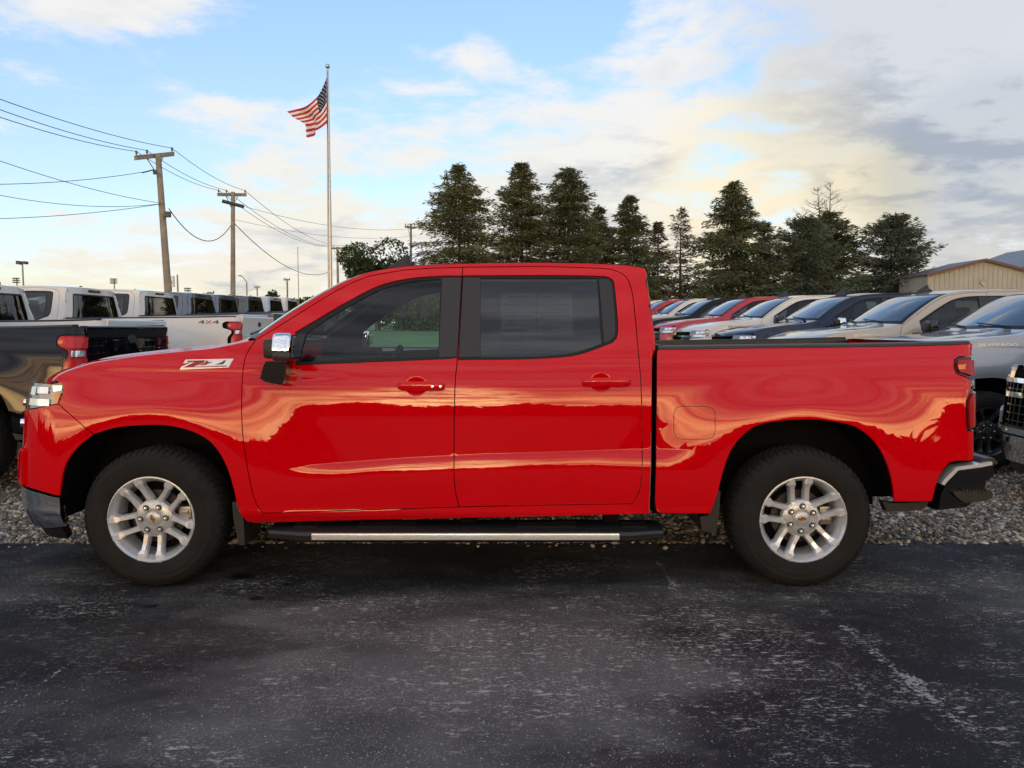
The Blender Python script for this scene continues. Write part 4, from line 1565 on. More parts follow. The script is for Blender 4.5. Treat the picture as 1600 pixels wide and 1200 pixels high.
    return dict(zt=zt_, rear=rear)

# ------------------------------------------------------------------ ground
def asphalt_material():
    m = mat('asphalt', (0.03, 0.03, 0.032), 0.75)
    n, l = nodes_of(m)
    b = n['Principled BSDF']
    tc = mnode(m, 'ShaderNodeTexCoord')
    P = tc.outputs['Object']

    def noise(sc, det=6, ro=0.6, sx=1, sy=1, off=0, dist=0.0):
        mp = mnode(m, 'ShaderNodeMapping')
        mp.inputs['Scale'].default_value = (sx, sy, 1)
        mp.inputs['Location'].default_value = (off, off * 0.7, 0)
        l.new(P, mp.inputs[0])
        z = mnode(m, 'ShaderNodeTexNoise')
        z.inputs['Scale'].default_value = sc
        z.inputs['Detail'].default_value = det
        z.inputs['Roughness'].default_value = ro
        z.inputs['Distortion'].default_value = dist
        l.new(mp.outputs[0], z.inputs['Vector'])
        return z.outputs[0]

    def mr(v, a, b_, c=0.0, d=1.0):
        z = mnode(m, 'ShaderNodeMapRange')
        z.interpolation_type = 'SMOOTHSTEP'
        for i, q in enumerate((a, b_, c, d)):
            z.inputs[i + 1].default_value = q
        l.new(v, z.inputs[0])
        return z.outputs[0]

    def mth(op, a, b_):
        z = mnode(m, 'ShaderNodeMath', operation=op)
        for i, q in enumerate((a, b_)):
            if isinstance(q, (int, float)):
                z.inputs[i].default_value = q
            else:
                l.new(q, z.inputs[i])
        return z.outputs[0]

    def mix(f, a, b_):
        z = mnode(m, 'ShaderNodeMix')
        z.data_type = 'RGBA'
        for s, q in ((z.inputs[0], f), (z.inputs[6], a), (z.inputs[7], b_)):
            if isinstance(q, tuple):
                s.default_value = (*q, 1)
            elif isinstance(q, (int, float)):
                s.default_value = q
            else:
                l.new(q, s)
        return z.outputs[2]

    def spot(x, y, rx, ry):
        mp = mnode(m, 'ShaderNodeVectorMath', operation='SUBTRACT')
        l.new(P, mp.inputs[0])
        mp.inputs[1].default_value = (x, y, 0)
        mp2 = mnode(m, 'ShaderNodeVectorMath', operation='MULTIPLY')
        l.new(mp.outputs[0], mp2.inputs[0])
        mp2.inputs[1].default_value = (1 / rx, 1 / ry, 0)
        ln = mnode(m, 'ShaderNodeVectorMath', operation='LENGTH')
        l.new(mp2.outputs[0], ln.inputs[0])
        return ln.outputs['Value']
    big = noise(0.55, 5, 0.62, 1.0, 1.5, 3.0)
    med = noise(2.2, 6, 0.65, 0.6, 1.3, 8.0)
    worn = mth('ADD', mth('MULTIPLY', big, 0.75), mth('MULTIPLY', med, 0.35))
    # worn area in the middle of the bay, sealed and darker towards the right
    near = mr(spot(-0.35, 3.25, 2.3, 1.2), 1.15, 0.15, 0.0, 0.15)
    worn = mth('ADD', worn, near)
    worn = mth('SUBTRACT', worn, mr(spot(2.6, 2.8, 2.4, 3.2), 1.1, 0.3, 0.0, 0.05))
    wmask = mr(worn, 0.48, 0.76)
    base = mix(wmask, (0.0195, 0.0185, 0.019), (0.128, 0.117, 0.104))
    base = mix(mr(noise(1.1, 4, 0.6, 1, 1, 21.0), 0.45, 0.7, 0.0, 0.5), base, (0.018, 0.018, 0.019))
    # grains of stone showing through the sealer
    for sc, thr, dens, colr in ((125, 0.30, 0.60, (0.34, 0.31, 0.265)), (55, 0.20, 0.34, (0.42, 0.39, 0.33)), (230, 0.36, 0.75, (0.20, 0.19, 0.17))):
        v = mnode(m, 'ShaderNodeTexVoronoi')
        v.inputs['Scale'].default_value = sc
        l.new(P, v.inputs['Vector'])
        rn = mnode(m, 'ShaderNodeSeparateColor')
        l.new(v.outputs['Color'], rn.inputs[0])
        dot = mr(v.outputs['Distance'], thr + 0.10, thr - 0.05)
        prob = mr(mth('ADD', worn, mth('MULTIPLY', mth('SUBTRACT', noise(4.0, 6, 0.75, 0.7, 1.2, sc), 0.5), 1.5)), 0.42, 0.95, 0.015, dens)
        pick = mth('LESS_THAN', rn.outputs[0], prob)
        f = mth('MULTIPLY', mth('MULTIPLY', dot, pick), mr(rn.outputs[1], 0.0, 1.0, 0.25, 0.95))
        base = mix(f, base, colr)
    # flecks of scuffed sealer, longer across the bay, in loose clusters
    clus = mth('ADD', noise(1.5, 5, 0.66, 0.8, 1.3, 14.0), mr(spot(0.15, 3.5, 1.7, 0.8), 1.1, 0.1, 0.0, 0.16))
    for sc, a_, b_, amt, o_ in ((22, 0.57, 0.64, 0.9, 5.0), (44, 0.58, 0.65, 0.85, 35.0), (90, 0.57, 0.65, 0.8, 55.0)):
        fl = mth('MULTIPLY', mr(noise(sc, 3, 0.72, 0.55, 1.35, o_), a_, b_), mr(mth('ADD', clus, mth('MULTIPLY', mth('SUBTRACT', noise(5.5, 3, 0.6, 1, 1, o_ * 2), 0.5), 0.5)), 0.46, 0.66))
        base = mix(mth('MULTIPLY', fl, amt), base, (0.42, 0.385, 0.325))
    # old oil: one broad damp stain and a few drips
    st = mth('ADD', spot(-2.05, 3.55, 1.15, 0.34), mth('MULTIPLY', mth('SUBTRACT', med, 0.5), 1.1))
    base = mix(mr(st, 1.05, 0.75, 0.0, 0.62), base, (0.0125, 0.0105, 0.0085))
    for x, y, r in ((-1.42, 4.17, 0.055), (-1.63, 4.55, 0.09), (-1.30, 4.40, 0.05), (-1.95, 4.05, 0.05)):
        d = mth('ADD', spot(x, y, r, r * 0.75), mth('MULTIPLY', mth('SUBTRACT', noise(30, 3), 0.5), 1.0))
        base = mix(mr(d, 1.1, 0.5, 0.0, 0.85), base, (0.004, 0.004, 0.004))
    # brown dust swept under the truck
    dst = mth('MULTIPLY', mr(spot(-0.6, 5.0, 1.7, 0.5), 1.0, 0.3), mr(noise(9, 5), 0.35, 0.7))
    base = mix(mth('MULTIPLY', dst, 0.55), base, (0.055, 0.040, 0.026))
    l.new(base, b.inputs['Base Color'])
    l.new(mr(wmask, 0, 1, 0.62, 0.9), b.inputs['Roughness'])
    b.inputs['Specular IOR Level'].default_value = 0.18
    bp = mnode(m, 'ShaderNodeBump')
    bp.inputs['Strength'].default_value = 0.55
    bp.inputs['Distance'].default_value = 0.004
    hv = mth('ADD', noise(170, 3, 0.6), mth('MULTIPLY', noise(60, 4, 0.6), 0.7))
    l.new(hv, bp.inputs['Height'])
    l.new(bp.outputs[0], b.inputs['Normal'])
    return m


def line_paint_material():
    m = mat('worn_line_paint', (0.30, 0.29, 0.26), 0.8)
    n, l = nodes_of(m)
    b = n['Principled BSDF']
    tc = mnode(m, 'ShaderNodeTexCoord')
    z = mnode(m, 'ShaderNodeTexNoise')
    z.inputs['Scale'].default_value = 48
    z.inputs['Detail'].default_value = 5
    z.inputs['Roughness'].default_value = 0.7
    l.new(tc.outputs['Object'], z.inputs['Vector'])
    z2 = mnode(m, 'ShaderNodeTexNoise')
    z2.inputs['Scale'].default_value = 4
    z2.inputs['Detail'].default_value = 3
    l.new(tc.outputs['Object'], z2.inputs['Vector'])
    # the stripe has worn away along its edges first
    sp = mnode(m, 'ShaderNodeSeparateXYZ')
    l.new(tc.outputs['Generated'], sp.inputs[0])
    at_ = mnode(m, 'ShaderNodeAttribute', attribute_name='edge')
    a = mnode(m, 'ShaderNodeMath', operation='MULTIPLY_ADD')
    l.new(z2.outputs[0], a.inputs[0])
    a.inputs[1].default_value = 0.75
    l.new(z.outputs[0], a.inputs[2])
    e2 = mnode(m, 'ShaderNodeMath', operation='MULTIPLY_ADD')
    l.new(at_.outputs['Fac'], e2.inputs[0])
    e2.inputs[1].default_value = -0.22
    l.new(a.outputs[0], e2.inputs[2])
    mr = mnode(m, 'ShaderNodeMapRange')
    mr.inputs[1].default_value = 0.85
    mr.inputs[2].default_value = 0.97
    l.new(e2.outputs[0], mr.inputs[0])
    l.new(mr.outputs[0], b.inputs['Alpha'])
    return m


def build_ground():
    asphalt_material()
    line_paint_material()
    # asphalt with a ragged edge against the gravel
    V, F = [], []
    xs = np.r_[np.linspace(-150, -8, 14), np.arange(-7.9, 8, 0.05), np.linspace(8, 150, 14)]
    rng = np.random.RandomState(3)
    j = np.convolve(rng.randn(len(xs) + 8), np.ones(5) / 5, 'same')[4:-4] * 0.022
    ye = 5.275 + j + 0.004 * xs * (np.abs(xs) < 8)
    for x, y in zip(xs, ye):
        V += [(x, -61, 0), (x, y, 0), (x, y + 0.006, -0.03)]
    n = len(xs)
    for i in range(n - 1):
        F += [(i * 3, i * 3 + 3, i * 3 + 4, i * 3 + 1), (i * 3 + 1, i * 3 + 4, i * 3 + 5, i * 3 + 2)]
    a = new_obj('asphalt', mesh_np('asphalt', V, F), None, 'asphalt', kind='structure')
    # faded stall stripes
    def stripe(p0, p1, w):
        a0, a1 = at_ground(*p0), at_ground(*p1)
        d = (a1 - a0)
        nrm = Vector((-d.y, d.x, 0)).normalized() * w / 2
        V, F, E = [], [], []
        for i in range(13):
            c = a0 + d * i / 12
            for k, s in enumerate((-1, 0, 1)):
                V.append((c.x + nrm.x * s, c.y + nrm.y * s, 0.004))
                E.append(abs(s))
        for i in range(12):
            for k in range(2):
                F.append((i * 3 + k, i * 3 + k + 1, (i + 1) * 3 + k + 1, (i + 1) * 3 + k))
        me = mesh_np('stall_stripe', V, F)
        at = me.attributes.new('edge', 'FLOAT', 'POINT')
        at.data.foreach_set('value', np.array(E, dtype=np.float32))
        new_obj('stall_stripe', me, a, 'worn_line_paint')
    stripe((1012, 858), (1068, 936), 0.11)
    stripe((1240, 915), (1620, 1230), 0.15)
    stripe((120, 1030), (-20, 1130), 0.07)
    # gravel lot
    vary(mat('gravel_bed', (0.15, 0.125, 0.092), 0.95), 14, 0.45, bump=1.0, bscale=60)
    nx, ny = 90, 70
    gx = np.linspace(-45, 45, nx)
    gy = np.r_[np.linspace(5.2, 9, 20), np.linspace(9.4, 36, ny - 20)]
    V = [(x, y, float(ground_z(x, y)) - 0.012) for y in gy for x in gx]
    F = [(jj * nx + i, jj * nx + i + 1, (jj + 1) * nx + i + 1, (jj + 1) * nx + i) for jj in range(ny - 1) for i in range(nx - 1)]
    new_obj('gravel_lot', mesh_np('gravel_lot', V, F, True), None, 'gravel_bed', kind='structure')
    # grass field to the horizon
    vary(mat('grass', (0.075, 0.150, 0.042), 0.9), 0.35, 0.3, bump=0.8, bscale=9)
    gx = np.r_[np.linspace(-1500, -80, 12), np.linspace(-70, 70, 40), np.linspace(80, 1500, 12)]
    gy = np.r_[np.linspace(29.5, 100, 30), np.linspace(120, 2000, 12)]
    V = [(x, y, float(ground_z(x, y)) + 0.03) for y in gy for x in gx]
    nx, ny = len(gx), len(gy)
    F = [(jj * nx + i, jj * nx + i + 1, (jj + 1) * nx + i + 1, (jj + 1) * nx + i) for jj in range(ny - 1) for i in range(nx - 1)]
    new_obj('grass_field', mesh_np('grass_field', V, F, True), None, 'grass', kind='structure')
    V = [(-1500, -2000, -0.03), (1500, -2000, -0.03), (1500, 29, -0.05), (-1500, 29, -0.05)]
    new_obj('ground', mesh_np('ground', V, [(0, 1, 2, 3)]), None, 'grass', kind='structure')


build_ground()


def scatter_gravel():
    rng = np.random.RandomState(11)
    m = mat('gravel_stone', (0.30, 0.262, 0.205), 0.9, spec=0.3)
    n, l = nodes_of(m)
    b = n['Principled BSDF']
    g = mnode(m, 'ShaderNodeNewGeometry')
    cr = mnode(m, 'ShaderNodeValToRGB')
    e = cr.color_ramp.elements
    e[0].position, e[0].color = 0.0, (0.085, 0.075, 0.064, 1)
    e[1].position, e[1].color = 1.0, (0.56, 0.54, 0.49, 1)
    for p, c in ((0.25, (0.17, 0.146, 0.115, 1)), (0.55, (0.30, 0.265, 0.212, 1)), (0.8, (0.42, 0.38, 0.315, 1))):
        q = e.new(p)
        q.color = c
    l.new(g.outputs['Random Per Island'], cr.inputs[0])
    l.new(cr.outputs[0], b.inputs['Base Color'])
    # one rough stone: subdivided box-like pebble of 20 faces
    t = (1 + 5 ** 0.5) / 2
    iv = np.array([(-1, t, 0), (1, t, 0), (-1, -t, 0), (1, -t, 0), (0, -1, t), (0, 1, t), (0, -1, -t), (0, 1, -t), (t, 0, -1), (t, 0, 1), (-t, 0, -1), (-t, 0, 1)]) / math.hypot(1, t)
    fi = np.array([(0, 11, 5), (0, 5, 1), (0, 1, 7), (0, 7, 10), (0, 10, 11), (1, 5, 9), (5, 11, 4), (11, 10, 2), (10, 7, 6), (7, 1, 8), (3, 9, 4), (3, 4, 2), (3, 2, 6), (3, 6, 8), (3, 8, 9), (4, 9, 5), (2, 4, 11), (6, 2, 10), (8, 6, 7), (9, 8, 1)])

    def region(x0, x1, y0, y1, dens):
        k = int((x1 - x0) * (y1 - y0) * dens)
        return np.stack([rng.uniform(x0, x1, k), rng.uniform(y0, y1, k)], 1)
    P = np.vstack([region(1.3, 6.6, 5.25, 7.2, 1500), region(2.4, 7.2, 7.2, 9.6, 700), region(-4.9, -1.9, 5.25, 6.4, 1500), region(-1.9, 1.3, 5.25, 6.4, 1300), region(-6.0, -2.4, 6.4, 8.2, 500), region(-7.6, -4.9, 5.25, 6.6, 700), region(6.6, 8.0, 5.25, 7.2, 600), region(-5.5, 6.6, 5.12, 5.27, 42)])
    # stones lose size with distance from the edge of view
    K = len(P)
    size = np.exp(rng.normal(math.log(0.012), 0.34, K))
    size = np.clip(size, 0.006, 0.028)
    base = iv[None] * (1 + 0.25 * rng.uniform(-1, 1, (K, 12, 1)))
    sc = np.stack([rng.uniform(0.8, 1.5, K), rng.uniform(0.7, 1.1, K), rng.uniform(0.45, 0.85, K)], 1) * size[:, None]
    v = base * sc[:, None, :]
    a = rng.uniform(0, 2 * PI, K)
    ca, sa = np.cos(a)[:, None], np.sin(a)[:, None]
    tilt = rng.uniform(-0.6, 0.6, K)[:, None]
    x, y, z = v[..., 0], v[..., 1], v[..., 2]
    x, z = x * np.cos(tilt) - z * np.sin(tilt), x * np.sin(tilt) + z * np.cos(tilt)
    x, y = x * ca - y * sa, x * sa + y * ca
    zg = ground_z(P[:, 0], P[:, 1])
    gz = np.where(P[:, 1] < 5.28, 0.0, zg - 0.012)
    X = x + P[:, 0:1]
    Y = y + P[:, 1:2]
    Z = z + (gz + size * rng.uniform(0.05, 0.8, K))[:, None]
    V = np.stack([X, Y, Z], -1).reshape(-1, 3)
    F = (fi[None] + 12 * np.arange(K)[:, None, None]).reshape(-1, 3)
    me = bpy.data.meshes.new('gravel')
    me.vertices.add(len(V))
    me.vertices.foreach_set('co', V.astype(np.float32).ravel())
    me.loops.add(len(F) * 3)
    me.loops.foreach_set('vertex_index', F.astype(np.int32).ravel())
    me.polygons.add(len(F))
    me.polygons.foreach_set('loop_start', np.arange(0, len(F) * 3, 3, dtype=np.int32))
    me.polygons.foreach_set('loop_total', np.full(len(F), 3, dtype=np.int32))
    me.update()
    me.validate()
    o = new_obj('gravel', me, None, 'gravel_stone', kind='stuff', label='loose tan gravel along the edge of the asphalt', category='gravel')


scatter_gravel()

# ------------------------------------------------------------------ the red truck
hero = thing('pickup_truck', (TX, TY, 0), 'bright red crew cab pickup parked side-on across the foreground', 'pickup truck')
INFO = build_truck(hero)


def window_sheet():
    """price sheets taped inside the rear-door window"""
    door = [o for o in hero.children if o.name.startswith('rear_door')][0]
    for nm, q in (('price_sheet', [(782, 455.5), (838, 455.5), (838.5, 522), (783, 522)]), ('price_sheet', [(839.5, 455.5), (894, 455.5), (896, 522), (840, 522)])):
        o_ = loop([IP([q[i], q[(i + 1) % 4]]) for i in range(4)], 0.03)
        pair(nm, sheet(o_, off=-0.018, flange=0.0, grid=0.06, shrink=0.0), 'paper', door, both=False)
    rng = random.Random(5)
    bars = []
    for x0, x1 in ((786, 834), (843, 890)):
        bars += [(x0, 491, x1, 493.5)]
        for k in range(9):
            y = 461 + k * 6.4
            if abs(y - 492) < 4:
                continue
            a = x0 + rng.uniform(0, 12)
            bars.append((a, y, min(x1, a + rng.uniform(10, 36)), y + rng.uniform(1.0, 1.8)))
    bars += [(785, 513, 824, 518), (832 + 9, 509, 872, 511.5)]
    V, F = [], []
    for x0, y0, x1, y1 in bars:
        o = len(V)
        for p in ((x0, y0), (x1, y0), (x1, y1), (x0, y1)):
            s, z = inv(*p)
            V.append(Mn(s, z, -0.0165)[0])
        F.append((o, o + 1, o + 2, o + 3))
    new_obj('sheet_print', mesh_np('sheet_print', V, F), door, 'paper_ink', kind='stuff')


window_sheet()


def text_on_side(txt, s0, s1, z0, z1, parent, m, off=0.004, name='badge'):
    cu = bpy.data.curves.new('t', 'FONT')
    cu.body = txt
    cu.extrude = 0.02
    ob = bpy.data.objects.new('t', cu)
    COL.objects.link(ob)
    dg = bpy.context.evaluated_depsgraph_get()
    me = bpy.data.meshes.new_from_object(ob.evaluated_get(dg))
    bpy.data.objects.remove(ob)
    co = np.array([v.co[:] for v in me.vertices])
    lo, hi = co.min(0), co.max(0)
    u = (co[:, 0] - lo[0]) / (hi[0] - lo[0])
    v = (co[:, 1] - lo[1]) / (hi[1] - lo[1])
    e = (co[:, 2] - lo[2]) / max(hi[2] - lo[2], 1e-6)
    s, z = s0 + (s1 - s0) * u, z0 + (z1 - z0) * v
    p, n = Mn(s, z, 0.0)
    p = p + n * (off * e)[:, None]
    for i, vv in enumerate(me.vertices):
        vv.co = p[i]
    me.update()
    me.materials.clear()
    return new_obj(name, me, parent, m)


# ------------------------------------------------------------------ rows of other trucks
FULL_SKIP = {'badge', 'badge_letter', 'price_sheet', 'sheet_print'}
LITE_SKIP = FULL_SKIP | {'lug_nut', 'lug_seat', 'center_cap', 'cap_emblem', 'brake_caliper', 'axle', 'step_tread', 'step_bracket', 'step_grip', 'lock_cylinder', 'rearview_mirror', 'steering_wheel'}


def base_name(o):
    return o.name.split('.')[0]


def clone(src, loc, label, paintm, group, skip, trim=None, long_bed=0.0, swap=None):
    t = thing('pickup_truck', loc, label, 'pickup truck', group)

    def cp(o, par, depth=0):
        nm = base_name(o)
        if nm in skip:
            return
        c = o.copy()
        COL.objects.link(c)
        c.parent = par
        for k in ('label', 'category', 'group'):
            if k in c.keys():
                del c[k]
        for sl in c.material_slots:
            mm = sl.material
            new = None
            if mm and mm.name.startswith('paint_red'):
                new = paintm
            elif mm and swap and mm.name in swap:
                new = swap[mm.name]
            if new:
                sl.link = 'OBJECT'
                sl.material = MATS[new]
        if long_bed and depth == 0:
            if nm in ('bed_side', 'bed_rail_cap', 'bed_liner'):
                k = (2.925 + long_bed - 1.03) / (2.925 - 1.03)
                c.scale.x = k
                c.location.x = 1.03 * (1 - k)
            elif nm in ('tail_lamp', 'tailgate', 'rear_bumper', 'lower_bed_trim'):
                c.location.x += long_bed
            elif nm == 'wheel' and o.location.x > 0:
                c.location.x += long_bed * 0.7
        for ch in o.children:
            cp(ch, c, depth + 1)
    for ch in list(src.children):
        cp(ch, t)
    return t


GL = 'trucks in the row left of the red truck'
GR = 'trucks in the row right of the red truck'
BLK = {'chrome': 'gloss_black'}
LEFT = [
    (-6.64, 7.5, 'black pickup nearest behind the red hood, red tail lamp at its corner', 'paint_black', None, 0),
    (-7.77, 10.0, 'white pickup at the left edge, only its rear window corner and bed showing', 'paint_white', None, 0),
    (-7.9, 12.7, 'white long-bed pickup with 4X4 lettering on its bed side', 'paint_white', None, 0.80),
    (-8.06, 15.4, 'white pickup between the 4X4 one and the slate blue one', 'paint_white', None, 0),
    (-8.3, 18.1, 'slate blue pickup next to the last of three white cabs', 'paint_slate', None, 0),
    (-8.7, 20.8, 'grey-blue pickup directly right of the slate blue cab', 'paint_slate', BLK, 0),
    (-8.85, 23.5, 'charcoal pickup between the blue cabs and the pale cabs', 'paint_grey', None, 0),
    (-9.05, 26.2, 'pale ice blue pickup, second last of the left row', 'paint_ice', None, 0),
    (-9.25, 28.9, 'white pickup at the far end of the left row', 'paint_white', None, 0),
]
ROWS = []
for i, (x, y, lab, pm, sw, lb) in enumerate(LEFT):
    t = clone(hero, (x, y, float(ground_z(x + 2, y)) - 0.01), lab, pm, GL, FULL_SKIP if i < 3 else LITE_SKIP, long_bed=lb, swap=dict(sw or {}, lens_red='lens_red_bright', lens_dark_red='lens_red'))
    ROWS.append(t)
    if lb:
        bside = [o for o in t.children if base_name(o) == 'bed_side'][0]
        tx = text_on_side('4', 2.42, 2.52, 1.30, 1.355, t, 'badge_dark', name='decal_letter')
        tx2 = text_on_side('X', 2.53, 2.63, 1.30, 1.355, t, 'lens_red', name='decal_letter')
        tx3 = text_on_side('4', 2.64, 2.74, 1.30, 1.355, t, 'badge_dark', name='decal_letter')
        for q in (tx, tx2, tx3):
            q.location.x = lb - 0.12
RIGHT = [
    (7.16, 6.1, 'pickup at the right edge of which only chrome grille and bumper show', 'paint_silver', None),
    (6.68, 8.7, 'silver-grey pickup behind the red tailgate with dark wheels', 'paint_silver', None),
    (6.56, 11.25, 'sand beige pickup beside the silver-grey one', 'paint_sand', BLK),
    (6.44, 13.75, 'navy blue pickup with chrome mirrors between the beige and white ones', 'paint_navy', None),
    (6.30, 16.25, 'white pickup with black mirrors beside the navy one', 'paint_white', BLK),
    (6.17, 18.75, 'red pickup with black grille, nearest red one of the right row', 'paint_crimson', BLK),
    (6.05, 21.25, 'black pickup between the two red ones of the right row', 'paint_black', BLK),
    (5.93, 23.75, 'white pickup next to the far red one of the right row', 'paint_white', None),
    (5.80, 26.25, 'small far red pickup near the end of the right row', 'paint_crimson', None),
    (5.70, 28.75, 'white pickup at the far end of the right row', 'paint_white', None),
]
for i, (x, y, lab, pm, sw) in enumerate(RIGHT):
    sw = dict(sw or {})
    if i == 1:
        sw.update(alloy_machined='alloy_dark', alloy='alloy_dark')
    t = clone(hero, (x, y, float(ground_z(x - 2, y)) - 0.01), lab, pm, GR, FULL_SKIP if i < 2 else LITE_SKIP, swap=sw)
    ROWS.append(t)
    if i in (1, 2):
        f = [o for o in t.children if base_name(o) == 'front_fender'][0]
        text_on_side('SILVERADO', -1.97, -1.57, 1.262, 1.29, f, 'badge_white', name='badge_letters')
    if i == 4:
        f = [o for o in t.children if base_name(o) == 'front_fender'][0]
        text_on_side('SILVERADO', -2.0, -1.45, 1.235, 1.272, f, 'badge_dark', name='badge_letters')

# ------------------------------------------------------------------ trees
vary(mat('bark', (0.085, 0.062, 0.045), 0.95), 6, 0.35, bump=0.6, bscale=20)
vary(mat('bark_grey', (0.13, 0.115, 0.10), 0.95), 6, 0.3, bump=0.6, bscale=20)


def leaf_mat(name, c, isl=0.55):
    m = vary(mat(name, c, 0.75, spec=0.25), 0.35, 0.35, 3, island=isl)
    return m


leaf_mat('needles_olive', (0.098, 0.104, 0.046), 0.35)
leaf_mat('needles_dark', (0.080, 0.094, 0.044), 0.35)
leaf_mat('needles_blue', (0.078, 0.102, 0.072), 0.35)
leaf_mat('needles_brown', (0.115, 0.085, 0.048))
leaf_mat('leaves', (0.042, 0.068, 0.020))
leaf_mat('leaves_light', (0.085, 0.105, 0.035))


def raw_mesh(name, V, F):
    V = np.asarray(V, np.float32)
    F = np.asarray(F, np.int32)
    k = F.shape[1]
    me = bpy.data.meshes.new(name)
    me.vertices.add(len(V))
    me.vertices.foreach_set('co', V.ravel())
    me.loops.add(F.size)
    me.loops.foreach_set('vertex_index', F.ravel())
    me.polygons.add(len(F))
    me.polygons.foreach_set('loop_start', np.arange(0, F.size, k, dtype=np.int32))
    me.polygons.foreach_set('loop_total', np.full(len(F), k, dtype=np.int32))
    me.update()
    return me


def sprigs(P, D, Lh, Wd, rng):
    """elongated rhombic sprigs at P along D"""
    n = len(P)
    D = D / np.linalg.norm(D, axis=1, keepdims=True)
    r = rng.normal(size=(n, 3))
    A = np.cross(D, r)
    A /= np.maximum(np.linalg.norm(A, axis=1, keepdims=True), 1e-6)
    Lh = np.asarray(Lh)[:, None]
    Wd = np.asarray(Wd)[:, None]
    mid = P + D * Lh * 0.45
    V = np.stack([P, mid + A * Wd, P + D * Lh, mid - A * Wd], 1).reshape(-1, 3)
    F = np.arange(4 * n).reshape(-1, 4)
    return V, F


